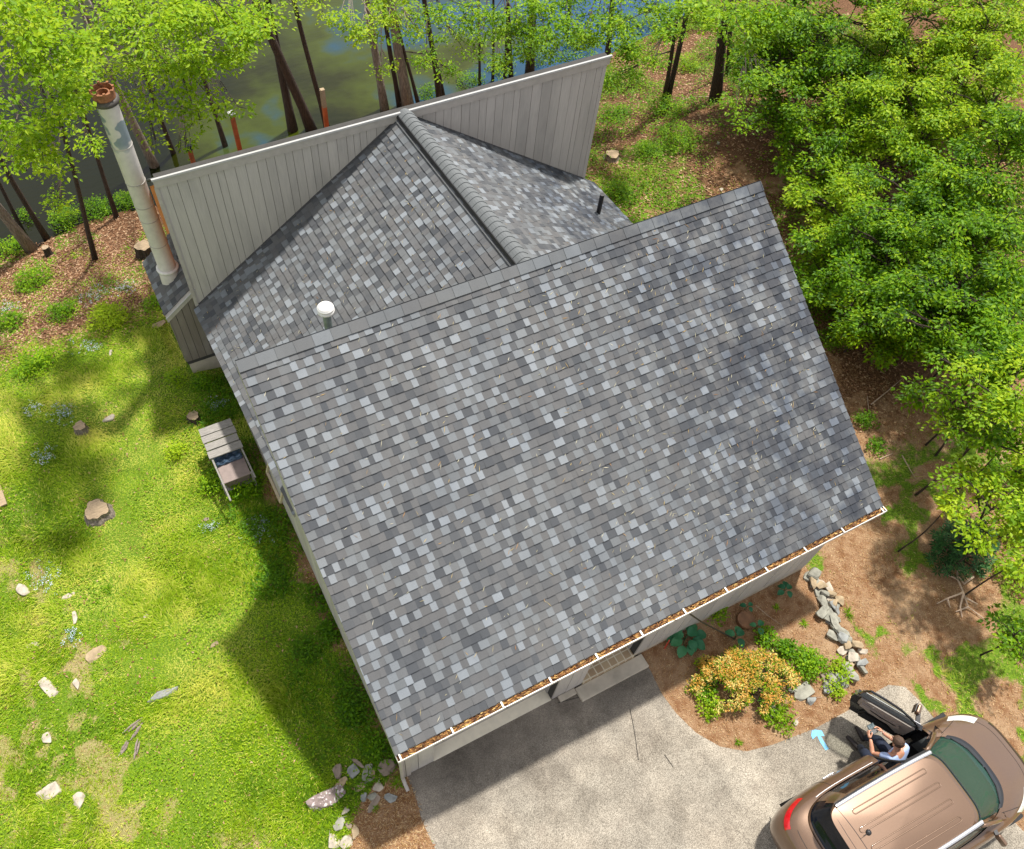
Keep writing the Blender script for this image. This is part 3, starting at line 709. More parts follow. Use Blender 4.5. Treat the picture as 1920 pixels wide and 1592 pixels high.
# roof vents
def vent_z(x): return RIDZ - abs(x - RIDX) * math.tan(WP)
vx, vy = 9.83, 11.47
b = MB(); z0 = vent_z(vx); b.tube([(vx, vy, z0 - .1), (vx, vy, z0 + .56)], .052, 16); b.lathe((vx, vy, z0 + .56), [(.052, 0), (.03, .001), (.028, -.1)], 16)
b.grid([[Vector((vx + a, vy + c, vent_z(vx + a) + .02)) for c in (-.17, .17)] for a in (-.15, .15)]); part(b, 'vent_stack', M_BLACK)
vx, vy = 2.655, 9.75; z0 = vent_z(vx)
b = MB(); b.tube([(vx, vy, z0 - .1), (vx, vy, 4.62)], .075, 18); b.grid([[Vector((vx + a, vy + c, vent_z(vx + a) + .02)) for c in (-.2, .2)] for a in (-.2, .2)]); vv_ = part(b, 'flue_vent', simple('galvanised', (.20, .25, .24), .4, metal=.3, var=.3))
b = MB(); b.lathe((vx, vy, 4.60), [(.06, -.02), (.15, -.02), (.155, .0), (.155, .03), (.14, .035), (.14, .05), (.15, .055), (.15, .085), (.13, .09), (.13, .11), (.10, .125), (0, .13)], 28); b.build('vent_cap', simple('white_cap', (.82, .82, .80), .3, var=.03), vv_, smooth=True)
# ------------------------------------------------------------------ parked car
def paint_mat():
    m = NT('bronze_metallic_paint'); v = m.coord()
    fl = m.noise(v, 900, 2, .5); n = m.noise(v, 3, 3)
    c = m.ramp(fl, [(.35, (.115, .064, .036)), (.65, (.185, .110, .066))])
    c = m.mix(.25, c, m.ramp(n, [(.3, (.8, .8, .8)), (.7, (1, 1, 1))]), 'MULTIPLY')
    m.col(c); m.set(Metallic=.4); m.rough(.38); m.b.inputs['Coat Weight'].default_value = 1; m.b.inputs['Coat Roughness'].default_value = .06
    return m.m
M_PAINT = paint_mat()
def glossy(name, c, rough=.05, metal=0, coat=0, ior=1.5):
    m = NT(name); v = m.coord(); n = m.noise(v, 40, 3)
    m.col(m.ramp(n, [(.3, tuple(x * .9 for x in c)), (.7, tuple(x * 1.1 for x in c))])); m.rough(rough); m.set(Metallic=metal, IOR=ior)
    m.b.inputs['Coat Weight'].default_value = coat; return m.m
def tint_glass(name, c, mixv, rough=.02):
    m = NT(name); v = m.coord(); tr = m.n('BsdfTransparent'); tr.inputs[0].default_value = (*c, 1)
    gl = m.n('BsdfGlossy'); gl.inputs['Roughness'].default_value = rough; fr = m.n('Fresnel'); fr.inputs[0].default_value = 1.45
    df = m.n('BsdfDiffuse'); df.inputs[0].default_value = tuple(x * .35 for x in c) + (1,)
    a = m.n('MixShader'); a.inputs[0].default_value = mixv; m.l(tr.outputs[0], a.inputs[1]); m.l(df.outputs[0], a.inputs[2])
    q = m.n('MixShader'); m.l(fr.outputs[0], q.inputs[0]); m.l(a.outputs[0], q.inputs[1]); m.l(gl.outputs[0], q.inputs[2]); m.l(q.outputs[0], m.out.inputs['Surface'])
    return m.m
M_WS = tint_glass('green_tinted_windshield', (.16, .42, .33), .35)
M_PGL = tint_glass('dark_privacy_glass', (.035, .04, .05), .4)
M_RGL = tint_glass('dark_blue_rear_glass', (.03, .05, .09), .5)
M_CHROME = glossy('satin_silver_rail', (.72, .72, .74), .22, .9)
M_GBLK = glossy('gloss_black_trim', (.012, .013, .016), .12, 0, .5)
M_RUB = simple('black_rubber', (.02, .02, .021), .85)
M_SEAT = simple('dark_seat_fabric', (.03, .028, .027), .85)
M_TAUPE = simple('taupe_door_trim', (.34, .29, .26), .55, var=.08)
M_RED = glossy('red_lamp_lens', (.50, .01, .015), .1, 0, 1)
M_LENS = glossy('clear_lamp_lens', (.75, .76, .74), .08, .2, 1)

car = thing('parked_car', 'bronze brown station wagon parked on the paving with its driver door open', 'car', (5.97, -1.49, 0), rz=rad(-1.9))
S_N = 128
def sqp(s):
    s = s % 4
    if s < 1: return (-1 + 2 * s, 1)
    if s < 2: return (1, 1 - 2 * (s - 1))
    if s < 3: return (1 - 2 * (s - 2), -1)
    return (-1, -1 + 2 * (s - 3))
def outl(x0, x1, b, nf, nr, s, cxs=.5):
    px_, py_ = sqp(s); n = nf if px_ > 0 else nr
    r = (abs(px_) ** n + abs(py_) ** n) ** (1 / n); cx_ = x0 + (x1 - x0) * .5; a = (x1 - x0) / 2
    return cx_ + a * px_ / r, b * py_ / r
def smooth01(a, b, x):
    t = max(0, min(1, (x - a) / (b - a))); return t * t * (3 - 2 * t)
BODY_L = [  # z, x0, x1, b, nf, nr
    (.20, .20, 4.52, .88, 4, 6), (.30, .08, 4.68, .95, 4, 6), (.45, .02, 4.77, .975, 3.8, 6), (.62, .0, 4.80, .985, 3.6, 6), (.76, .01, 4.78, .99, 3.5, 6),
    (.88, .04, 4.70, .98, 3.4, 5.5), (.96, .09, 4.60, .955, 3.3, 5), (1.01, .15, 4.46, .925, 3.2, 5), (1.05, .25, 4.20, .885, 3.2, 5), (1.075, .34, 3.98, .845, 3.2, 5), (1.09, .40, 3.86, .82, 3.2, 5)]
def zbody(i, x):
    z = BODY_L[i][0]
    if i >= 5:
        z -= [.0, .0, .0, .0, .0, .08, .12, .13, .10, .065, .05][i] * smooth01(3.5, 4.6, x)
    if i >= 6: z += .03 * smooth01(1.2, .2, x)
    return z
def pbody(i, s):
    fi = int(i); ft = i - fi; fj = min(fi + 1, len(BODY_L) - 1)
    A, B_ = BODY_L[fi], BODY_L[fj]; x, y = outl(*[a + (c - a) * ft for a, c in zip(A[1:], B_[1:])], s)
    return Vector((x, y, zbody(fi, x) * (1 - ft) + zbody(fj, x) * ft))
GH_L = [(1.085, .41, 3.85, .815, 3.2, 5), (1.14, .46, 3.70, .81, 3.3, 5), (1.25, .53, 3.50, .785, 3.5, 5.5), (1.40, .60, 3.24, .74, 4, 6), (1.54, .66, 3.00, .69, 4.6, 6.5), (1.62, .66, 2.88, .665, 5, 7), (1.665, .56, 2.82, .645, 5, 7), (1.69, .545, 2.76, .61, 5, 7)]
def pgh(i, s, off=0.0):
    fi = int(i); ft = i - fi; fj = min(fi + 1, len(GH_L) - 1)
    q = [a + (c - a) * ft for a, c in zip(GH_L[fi], GH_L[fj])]
    x, y = outl(q[1], q[2], q[3], q[4], q[5], s); p = Vector((x, y, q[0]))
    if off:
        c = Vector((1.9, 0, .9)); d = Vector((x - (2.0 if x > 2.6 else 1.2 if x < .9 else x), y, .35)).normalized(); p += d * off
    return p
def proof(k, s):
    x, y = outl(.545 + k * 1.1, 2.76 - k * 1.1, .61 * (1 - k), 5, 7, s)
    return Vector((x, y, 1.69 + .055 * (1 - (1 - k) ** 2.2)))
ss = [4 * j / S_N for j in range(S_N)]
_cache = {}
XT = {s: .5 * ((-1 + 2 * s) if s < 1 else (1 - 2 * (s - 2))) for s in ss if .16 < s < .84 or 2.16 < s < 2.84}
def straight(F, r, s):
    # station the side samples at the same x on every level so that door edges stay clean
    if F is proof or s not in XT: return F(r, s)
    t = s if s < 1 else 3 - s; t = (t - .16) / .68; xt = .95 + 2.75 * t
    # keep DX0 / DX1 on a station
    lo, hi = (.02, .98) if s < 1 else (2.02, 2.98)
    for _ in range(22):
        mid = (lo + hi) / 2; x = F(r, mid).x
        if (x < xt) == (s < 1): lo = mid
        else: hi = mid
    return F(r, (lo + hi) / 2)
def addgrid(b, F, rows, skip=None):
    R = [[straight(F, r, s) for s in ss] for r in rows]; k0 = len(b.v)
    for row in R:
        for p in row: b.v.append(tuple(p))
    for i in range(len(R) - 1):
        for j in range(S_N):
            q = [(i, j), (i, (j + 1) % S_N), (i + 1, (j + 1) % S_N), (i + 1, j)]
            c = sum((R[a][c_] for a, c_ in q), Vector()) / 4
            if skip and skip(c): continue
            b.f.append(tuple(k0 + a * S_N + c_ for a, c_ in q)[::-1]); b.t.append(.5); b.mi.append(0)
DX0, DX1 = 2.24, 3.36
def door_hole(c):
    if c.y < .6 or c.x < DX0 or c.z < .33: return False
    return c.x < DX1 if c.z < 1.0 else c.x < min(DX1, 3.52 - .80 * (c.z - 1.085) / .58 - .14)
b = MB(); addgrid(b, pbody, [0, 1, 1.5, 2, 3, 4, 4.5, 5, 5.5, 6, 7, 8, 9, 10], door_hole)
b.build('body', M_PAINT, car, smooth=True)
# greenhouse pillars: everything except the glass openings
def gh_skip(c):
    if door_hole(c): return True
    if c.z < 1.10 or c.z > 1.60: return False
    side = abs(c.y) > .55
    fr = (c.z - 1.085) / .58
    xws = 3.52 - .80 * fr   # A pillar foot to head
    if side and 1.02 + .10 * fr < c.x < xws - .16 and not (2.16 < c.x < 2.24): return True
    return False
def ws_skip(c):
    fr = (c.z - 1.085) / .58
    return c.x > 3.47 - .80 * fr and abs(c.y) < (.80 - .18 * fr) and c.z < 1.64
def rg_skip(c):
    return c.x < .80 and abs(c.y) < (.74 - .06 * (c.z - 1.1)) and 1.13 < c.z < 1.58
b = MB(); rows_g = [i * .25 for i in range(0, 29)]
addgrid(b, pgh, rows_g, lambda c: gh_skip(c) or ws_skip(c) or rg_skip(c))
addgrid(b, proof, [0, .06, .12, .25, .45, .7, .95, .9999])
b.build('cabin', M_PAINT, car, smooth=True)
for sg in (1, -1):
    b = MB(); b.tube([Vector((3.44, sg * .775, 1.08)), Vector((3.30, sg * .755, 1.25)), Vector((3.05, sg * .705, 1.47)), Vector((2.82, sg * .655, 1.625)), Vector((2.70, sg * .63, 1.665))], [.045, .036, .034, .034, .03], 8)
    b.build('windshield_pillar', M_PAINT, car, smooth=True)
b = MB(); b.tube([(3.40, .80, 1.05), (3.385, .90, .98), (3.375, .93, .80), (3.36, .93, .60), (3.34, .90, .36), (2.9, .87, .33), (2.4, .87, .33), (2.25, .90, .38), (2.235, .94, .60), (2.235, .94, .85), (2.24, .87, 1.04), (2.235, .78, 1.25), (2.24, .68, 1.55), (2.30, .645, 1.64), (2.7, .63, 1.655)], .022, 8)
b.build('door_seal', M_RUB, car, smooth=True)
def ghpatch(name, mat, keep, off, parent=car, rows=rows_g):
    b = MB(); C_ = [[straight(pgh, r, s) for s in ss] for r in rows]; R = []
    for row in C_:
        R.append([p + Vector((p.x - (2.0 if p.x > 2.6 else 1.2 if p.x < .9 else p.x), p.y, .35)).normalized() * off for p in row])
    for row in R:
        for p in row: b.v.append(tuple(p))
    for i in range(len(R) - 1):
        for j in range(S_N):
            q = [(i, j), (i, (j + 1) % S_N), (i + 1, (j + 1) % S_N), (i + 1, j)]
            c = sum((C_[a][c_] for a, c_ in q), Vector()) / 4
            if keep(c): b.f.append(tuple(a * S_N + c_ for a, c_ in q)[::-1]); b.t.append(.5); b.mi.append(0)
    return b.build(name, mat, parent, smooth=True)
wsh = ghpatch('windshield', M_WS, ws_skip, -.006)
ghpatch('rear_window', M_RGL, rg_skip, -.006)
ghpatch('side_window', M_PGL, lambda c: c.y > 0 and gh_skip(c) and c.x < DX0, -.008)
ghpatch('side_window', M_PGL, lambda c: c.y < 0 and gh_skip(c) and c.x < 2.24, -.008)
ghpatch('side_window', M_WS, lambda c: c.y < 0 and gh_skip(c) and c.x > 2.2, -.008)
# black band round the windshield
b = MB()
top = []; bot = []; 
for k_ in range(33):
    s = 1.06 + .88 * k_ / 32; top.append(pgh(4.95, s, .003)); bot.append(pgh(.12, s, .004))
b.tube(top, .011, 6, cap=False)
b.build('windshield_seal', M_GBLK, wsh)
b = MB(); R = []
for r in (9.55, 9.8, 10.0): R.append([pbody(min(r, 10), 1.03 + .94 * k_ / 40) + Vector((0, 0, .004)) for k_ in range(41)])
R.append([pgh(.5, 1.03 + .94 * k_ / 40, .006) for k_ in range(41)]); b.grid(R); b.build('cowl', M_GBLK, car)
b = MB()
for s0, s1 in ((1.10, 1.50), (1.52, 1.90)):
    b.tube([pgh(.45, s0, .025), pgh(.75, (s0 + s1) / 2, .03), pgh(.55, s1, .025)], .009, 6)
b.build('wipers', M_BLACK, car)
b = MB(); b.box(2.72, -.10, 1.50, 2.84, .10, 1.62); b.box(2.90, -.13, 1.49, 2.93, .12, 1.555); b.build('rear_view_mirror', M_BLACK, car)
# roof: raised ribs, rails, seams, antenna
def zroof(x, y):
    ax = abs(x - 1.65) / 1.10; ay = abs(y) / .61; m_ = max(0.0, min(1.0, 1 - (ax ** 5 + ay ** 5) ** .2)); return 1.69 + .055 * (1 - (1 - m_) ** 2.2)
for yc, xa, xb in ((.40, .96, 2.42), (.14, .88, 2.48), (-.14, .88, 2.48), (-.40, .96, 2.42)):
    loop = []
    for k_ in range(9):
        a = math.pi / 2 + math.pi * k_ / 8; loop.append((xa + .035 * math.cos(a), yc + .035 * math.sin(a)))
    for k_ in range(9):
        a = -math.pi / 2 + math.pi * k_ / 8; loop.append((xb + .035 * math.cos(a), yc + .035 * math.sin(a)))
    fine = []
    for q in range(len(loop)):
        p0, p1 = loop[q], loop[(q + 1) % len(loop)]; n_ = 12 if math.hypot(p1[0] - p0[0], p1[1] - p0[1]) > .3 else 1
        for w in range(n_): fine.append((p0[0] + (p1[0] - p0[0]) * w / n_, p0[1] + (p1[1] - p0[1]) * w / n_))
    pts3 = [Vector((x, y, zroof(x, y) + .0005)) for x, y in fine]; pts3.append(pts3[0])
    b = MB(); b.tube(pts3, .010, 6, cap=False); b.build('roof_rib', M_PAINT, car, smooth=True)
for sgn in (1, -1):
    b = MB(); P_ = []
    for k_ in range(25):
        x = .74 + 2.0 * k_ / 24; P_.append((x, .605 * sgn * (1 - .03 * ((x - 1.7) / 1.0) ** 2)))
    rows = []
    for dy, dz in ((-.030, .012), (-.026, .030), (.026, .026), (.030, .008)):
        rows.append([Vector((x, y + dy * sgn, 1.690 + dz)) for x, y in P_])
    b.grid(rows); b.build('roof_rail', M_CHROME, car, smooth=True)
    b = MB(); b.tube([Vector((x, y + .040 * sgn, 1.692)) for x, y in P_], .008, 6); b.build('rail_gasket', M_GBLK, car)
b = MB(); b.tube([Vector((.78 - .05 * (y / .6) ** 2, y, zroof(.78, y) + .001)) for y in [i * .05 - .6 for i in range(25)]], .005, 5); b.build('roof_seam', M_BLACK, car)
b = MB(); b.tube([Vector((.63 + .02 * (y / .6) ** 2, y, zroof(.63, y) + .001)) for y in [i * .05 - .5 for i in range(21)]], .004, 5); b.build('roof_seam', M_BLACK, car)
b = MB(); b.tube([pbody(5.2 + 3.9 * q / 14, .955 - .0 * q) + Vector((0, 0, .001)) for q in range(15)], .004, 5); b.build('hood_seam', M_BLACK, car)
b = MB(); b.tube([pbody(5.2 + 3.9 * q / 14, 2.045) + Vector((0, 0, .001)) for q in range(15)], .004, 5); b.build('hood_seam', M_BLACK, car)
b = MB(); b.tube([pbody(6.1, 1.06 + .88 * q / 20) + Vector((0, 0, .001)) for q in range(21)], .004, 5); b.build('hood_seam', M_BLACK, car)
b = MB(); b.lathe((.95, .07, zroof(.95, .07)), [(.045, 0), (.042, .02), (.028, .035), (0, .04)], 14); b.tube([(.93, .07, 1.765), (.80, .07, 1.80)], [.006, .003], 6); b.build('antenna', M_BLACK, car, smooth=True)
# lamps
def bpatch(name, mat, r0, r1, s0, s1, off=.006, nr=5, ns=24, parent=car):
    b = MB(); R = []
    for i in range(nr):
        r = r0 + (r1 - r0) * i / (nr - 1); row = []
        for j in range(ns):
            s = s0 + (s1 - s0) * j / (ns - 1); p = pbody(r, s); c = Vector((p.x * .9 + 2.4 * .1 if p.x < 1 or p.x > 4 else p.x, 0, p.z - .2)); row.append(p + (p - c).normalized() * off)
        R.append(row)
    b.grid(R); return b.build(name, mat, parent, smooth=True)
bpatch('tail_light', M_RED, 5.5, 6.6, 3.82, 4.10); bpatch('tail_light', M_RED, 5.5, 6.6, 2.90, 3.18)
bpatch('headlight', M_LENS, 5.1, 6.7, .90, 1.16); bpatch('headlight', M_LENS, 5.1, 6.7, 1.84, 2.10)
bpatch('grille', M_GBLK, 2.5, 4.9, 1.25, 1.75); bpatch('rear_bumper_trim', M_GBLK, .3, 1.9, 3.08, 3.92)
bpatch('sill_moulding', M_BLACK, .1, 1.0, .18, .46, .008); bpatch('sill_moulding', M_BLACK, .1, 1.0, 2.2, 2.8, .008)
b = MB(); b.tube([pbody(4.55, .60 - .34 + .0 + k_ * .005) + Vector((0, .012, 0)) for k_ in range(12)], .013, 8); b.build('door_handle', M_CHROME, car, smooth=True)
b = MB(); b.tube([pbody(8.9, .12 + .36 * k_ / 16) + Vector((0, .0, .006)) for k_ in range(17)], .006, 6); b.build('window_strip', M_CHROME, car)
b = MB()
for s_ in (.235, ): b.tube([pbody(r, s_) + Vector((0, .001, 0)) for r in (1.5, 2, 3, 4, 5, 6, 7, 8, 9)], .004, 5, cap=False)
b.build('body_seam', M_BLACK, car); b = MB(); b.tube([pbody(7.6, 3.2 + .6 * k_ / 12) + Vector((0, 0, .002)) for k_ in range(13)], .004, 5); b.build('body_seam', M_BLACK, car)
b = MB(); R = [[pbody(r, s_) + Vector((-.012, 0, 0)) for s_ in [3.42 + .16 * k_ / 5 for k_ in range(6)]] for r in (5.3, 5.6)]; b.grid(R); b.build('rear_badge_strip', M_CHROME, car)
# right side mirror
for nm, P0 in (('side_mirror', Vector((3.22, -1.02, 1.08))),):
    b = MB(); b.box8([tuple(P0 + Vector(q)) for q in ((-.04, -.10, -.06), (.06, -.08, -.06), (.05, .09, -.06), (-.04, .10, -.06), (-.04, -.10, .07), (.03, -.08, .06), (.03, .09, .07), (-.04, .10, .08))]); o = b.build(nm, M_PAINT, car, bevel=.03)
    b = MB(); b.bar(P0 + Vector((0, .02, -.03)), P0 + Vector((.05, .16, -.06)), .07, .03); b.build('mirror_arm', M_BLACK, o)
# wheels
for x, y in ((.92, .84), (.92, -.84), (3.86, .84), (3.86, -.84)):
    sg = 1 if y > 0 else -1
    b = MB(); R = []
    for r_, dy in ((.20, .10), (.30, .11), (.345, .08), (.355, 0), (.345, -.08), (.30, -.11), (.2, -.1)):
        R.append([Vector((x + r_ * math.cos(a), y + sg * dy, .355 + r_ * math.sin(a))) for a in [2 * math.pi * k_ / 28 for k_ in range(28)]])
    b.grid(R, wrap=True); wh = b.build('wheel', M_RUB, car, smooth=True)
    b = MB(); R = [[Vector((x + r_ * math.cos(a), y + sg * dy, .355 + r_ * math.sin(a))) for a in [2 * math.pi * k_ / 28 for k_ in range(28)]] for r_, dy in ((.205, .1), (.19, .07), (.06, .08), (0.001, .085))]; b.grid(R, wrap=True); b.build('rim', M_CHROME, wh, smooth=True)
    b = MB(); R = [[Vector((x + r_ * math.cos(a), sg * (dy), .36 + r_ * math.sin(a))) for a in [math.pi * k_ / 16 for k_ in range(17)]] for r_, dy in ((.40, .97), (.40, .60))]; b.grid(R); b.build('wheel_arch', M_RUB, car)
b = MB(); b.box(.3, -.80, .20, 4.3, .80, .30); b.build('underbody', M_RUB, car)
# interior
b = MB(); b.box(.6, -.80, .301, 3.7, .80, .36); b.build('cabin_floor', M_DARK, car)
b = MB(); R = []
for x, z in ((3.25, .70), (3.28, .92), (3.40, 1.0), (3.62, 1.02), (3.78, 1.00)): R.append([Vector((x - .10 * (y / .78) ** 2, y, z)) for y in [-.78 + .13 * k_ for k_ in range(13)]])
b.grid(R); b.build('dashboard', simple('dashboard_plastic', (.045, .05, .05), .6), car, smooth=True)
def seat(x, y, nm='seat'):
    b = MB(); b.box8([(x - .26, y - .25, .36), (x + .28, y - .25, .36), (x + .28, y + .25, .36), (x - .26, y + .25, .36), (x - .26, y - .25, .56), (x + .28, y - .25, .62), (x + .28, y + .25, .62), (x - .26, y + .25, .56)])
    b.box8([(x - .34, y - .25, .56), (x - .20, y - .25, .56), (x - .20, y + .25, .56), (x - .34, y + .25, .56), (x - .54, y - .22, 1.18), (x - .44, y - .22, 1.20), (x - .44, y + .22, 1.20), (x - .54, y + .22, 1.18)])
    b.box(x - .57, y - .12, 1.22, x - .47, y + .12, 1.40); return b.build(nm, M_SEAT, car, bevel=.03)
seat(2.72, .40); seat(2.72, -.40); seat(1.55, .42); seat(1.55, -.42)
b = MB(); cw_ = Vector((3.12, .42, .98)); ax1 = Vector((0, 1, 0)); ax2 = Vector((-.45, 0, .89))
b.tube([cw_ + (ax1 * math.cos(a) + ax2 * math.sin(a)) * .185 for a in [2 * math.pi * k_ / 28 for k_ in range(29)]], .016, 8, cap=False)
b.bar(cw_ - ax1 * .17, cw_ + ax1 * .17, .05, .02); b.bar(cw_, cw_ - ax2 * .17, .05, .02, up=(0, 1, 0)); b.tube([cw_, cw_ + Vector((.22, 0, -.10))], .04, 8)
b.build('steering_wheel', simple('grey_leather', (.40, .40, .40), .5), car, smooth=True)

# driver door, hinged at its front edge and swung out
hz, phi = Vector((3.36, .95, 0)), rad(-59)
DL = 1.16
def dp(l, n, z):   # l from hinge to latch edge, n outward from the closed door, z up
    x, y = -l, n; return hz + Vector((x * math.cos(phi) - y * math.sin(phi), x * math.sin(phi) + y * math.cos(phi), z))
def inset(z): return -.04 * smooth01(.7, .35, z) - .06 * smooth01(.85, 1.07, z)
zs = [.34, .45, .6, .75, .88, 1.0, 1.06]
ls = [0, .04, .3, .6, .9, DL - .03, DL]
b = MB(); LR = lambda l, z: l * (1 - .13 * smooth01(.75, .34, z)) 
outer = [[dp(LR(l, z), .045 + inset(z), z) for l in ls] for z in zs]; b.grid(outer)
inner = [[dp(LR(l, z), -.055 + inset(z), z) for l in ls] for z in zs]
b.grid([[outer[i][-1], inner[i][-1]] for i in range(len(zs))]); b.grid([[outer[i][0], inner[i][0]] for i in range(len(zs))]); b.grid([outer[0], inner[0]])
door = b.build('door', M_PAINT, car, smooth=False)
b = MB(); b.grid(inner); b.grid([[p + Vector((0, 0, .001)) for p in outer[-1]], [p + Vector((0, 0, .001)) for p in inner[-1]]]); b.build('door_shell_inner', M_GBLK, door)
b = MB()
def dpoly(b, pts, n, th):
    A = [dp(l, n + inset(z), z) for l, z in pts]; B_ = [dp(l, n - th + inset(z), z) for l, z in pts]; k0 = len(b.v); b.v += [tuple(p) for p in A + B_]; m_ = len(pts)
    b.f.append(tuple(k0 + i for i in range(m_))); b.t.append(.5); b.mi.append(0)
    b.f.append(tuple(k0 + m_ + i for i in reversed(range(m_)))); b.t.append(.5); b.mi.append(0)
    for i in range(m_): b.f.append((k0 + i, k0 + (i + 1) % m_, k0 + m_ + (i + 1) % m_, k0 + m_ + i)); b.t.append(.5); b.mi.append(0)
dpoly(b, [(.08, .55), (.20, .50), (.45, .62), (.75, .60), (1.02, .72), (1.06, .98), (.90, 1.03), (.10, 1.03)], -.056, .035)
b.build('door_trim', M_TAUPE, door)
b = MB(); dpoly(b, [(.25, .74), (.60, .72), (.98, .80), (1.0, .88), (.60, .84), (.28, .83)], -.09, .07); b.build('armrest', M_TAUPE, door, bevel=.015)
b = MB(); dpoly(b, [(.32, .80), (.60, .79), (.82, .83), (.80, .855), (.60, .825), (.34, .825)], -.150, .014); b.build('window_switches', M_GBLK, door)
b = MB(); dpoly(b, [(.18, .44), (.85, .42), (.80, .55), (.50, .57), (.22, .52)], -.056, .06); b.build('door_pocket', M_BLACK, door, bevel=.01)
b = MB(); b.tube([dp(.72, -.11, .93), dp(.80, -.13, .94), dp(.88, -.11, .95)], .012, 6); b.build('inside_handle', M_CHROME, door)
# window frame, leaning inward
def wf(l, z): return dp(l, -.02 - .10 * (z - 1.03) / .45 - .06, z)
fr_pts = [wf(.06, 1.05), wf(.30, 1.30), wf(.55, 1.46), wf(.85, 1.52), wf(1.10, 1.52), wf(1.15, 1.30), wf(1.13, 1.05)]
b = MB(); b.tube(fr_pts, .022, 8); b.build('window_frame', M_GBLK, door)
b = MB(); b.face([fr_pts[i] for i in range(len(fr_pts))]); b.build('door_window', tint_glass('door_glass', (.70, .74, .70), .05), door)
b = MB(); b.bar(dp(.05, -.01, 1.065), dp(1.10, -.01, 1.065), .012, .012); b.build('window_strip', M_CHROME, door)
b = MB(); b.box8([tuple(dp(.17 + q[0], .20 + q[1], 1.10 + q[2])) for q in ((-.06, -.08, -.06), (.04, -.10, -.06), (.04, .10, -.06), (-.05, .09, -.06), (-.03, -.08, .06), (.04, -.10, .07), (.04, .10, .08), (-.03, .09, .06))]); mo = b.build('side_mirror', M_PAINT, door, bevel=.03)
b = MB(); b.bar(dp(.10, .0, 1.05), dp(.15, .18, 1.07), .07, .035); b.bar(dp(.235, .12, 1.10), dp(.235, .28, 1.10), .015, .13); b.build('mirror_arm', M_BLACK, mo)
b = MB(); b.box8([tuple(dp(DL - .02, .0, .70)), tuple(dp(DL + .006, .0, .70)), tuple(dp(DL + .006, .03, .70)), tuple(dp(DL - .02, .03, .70)), tuple(dp(DL - .02, .0, .82)), tuple(dp(DL + .006, .0, .82)), tuple(dp(DL + .006, .03, .82)), tuple(dp(DL - .02, .03, .82))]); b.build('door_reflector', M_RED, door)
# car parts are built in the car's own frame
# ------------------------------------------------------------------ person sitting sideways in the open door
M_SKIN = NT('skin'); _v = M_SKIN.coord(); M_SKIN.col(M_SKIN.ramp(M_SKIN.noise(_v, 14, 4), [(.3, (.50, .235, .145)), (.7, (.62, .33, .22))])); M_SKIN.rough(.5); M_SKIN.b.inputs['Subsurface Weight'].default_value = .1; M_SKIN = M_SKIN.m
M_JEANS = simple('dark_jeans', (.012, .018, .038), .9, var=.4, scale=10, bump=.4)
M_SHIRT = simple('light_blue_shirt', (.36, .46, .72), .9, var=.1, scale=9, bump=.3)
M_SHOE = simple('dark_shoe', (.03, .022, .022), .6)
M_HAIR = simple('short_brown_hair', (.07, .038, .022), .7, var=.4, scale=60, bump=.8)
def skin_obj(name, joints, edges, mat, parent, root=0, sub=2):
    me = bpy.data.meshes.new(name); me.from_pydata([j[0] for j in joints], edges, []); me.update()
    o = bpy.data.objects.new(name, me); COL.objects.link(o); me.materials.append(mat)
    if parent is not None: o.parent = parent
    md = o.modifiers.new('skin', 'SKIN'); md.use_smooth_shade = True; md.branch_smoothing = .4
    for i, j in enumerate(joints):
        sv = me.skin_vertices[0].data[i]; r = j[1]; sv.radius = (r, r) if not isinstance(r, tuple) else r; sv.use_root = (i == root)
    s = o.modifiers.new('sub', 'SUBSURF'); s.levels = sub; s.render_levels = sub
    return o
def add_skin_layer_dummy(): pass
person = thing('person', 'person in light blue shirt and dark jeans sitting sideways in the open car door', 'person', (5.97, -1.49, 0), rz=rad(-1.9))
def chain(base, pts, joints, edges):
    prev = base
    for p, r in pts:
        joints.append((p, r)); edges.append((prev, len(joints) - 1)) if prev is not None else None; prev = len(joints) - 1
    return prev
V3 = lambda *a: Vector(a)
hip = V3(2.62, .58, .70); chest = V3(2.56, .74, 1.02); neck = V3(2.54, .84, 1.24); headb = V3(2.53, .89, 1.34); headt = V3(2.52, .96, 1.48)
shL, shR = V3(2.36, .80, 1.17), V3(2.75, .80, 1.17)
elL, elR = V3(2.30, .96, .90), V3(2.76, 1.02, .93)
wrL, wrR = V3(2.375, 1.17, 1.00), V3(2.64, 1.17, 1.01)
J = [(tuple(hip), .13)]; E_ = []
c1 = chain(0, [((2.59, .66, .86), .135), (tuple(chest), .15), ((2.545, .80, 1.15), .12), (tuple(neck), .062), (tuple(headb), .068)], J, E_)
chain(c1, [((2.525, .925, 1.40), .092), ((2.515, .945, 1.47), .088), ((2.51, .955, 1.52), .055)], J, E_)
ich = 3
for sh, el, wr in ((shL, elL, wrL), (shR, elR, wrR)):
    chain(ich, [(tuple(sh), .062), (tuple((sh + el) / 2), .052), (tuple(el), .042), (tuple((el + wr) / 2), .038), (tuple(wr), .027)], J, E_)
for hx, kn, an in ((2.50, V3(2.34, 1.00, .60), V3(2.60, 1.14, .16)), (2.74, V3(2.72, 1.10, .60), V3(2.80, 1.22, .16))):
    chain(0, [((hx, .68, .64), .10), (tuple((V3(hx, .68, .64) + kn) / 2), .085), (tuple(kn), .066), (tuple((kn + an) / 2), .055), (tuple(an), .04)], J, E_)
body = skin_obj('person_body', J, E_, M_SKIN, person)
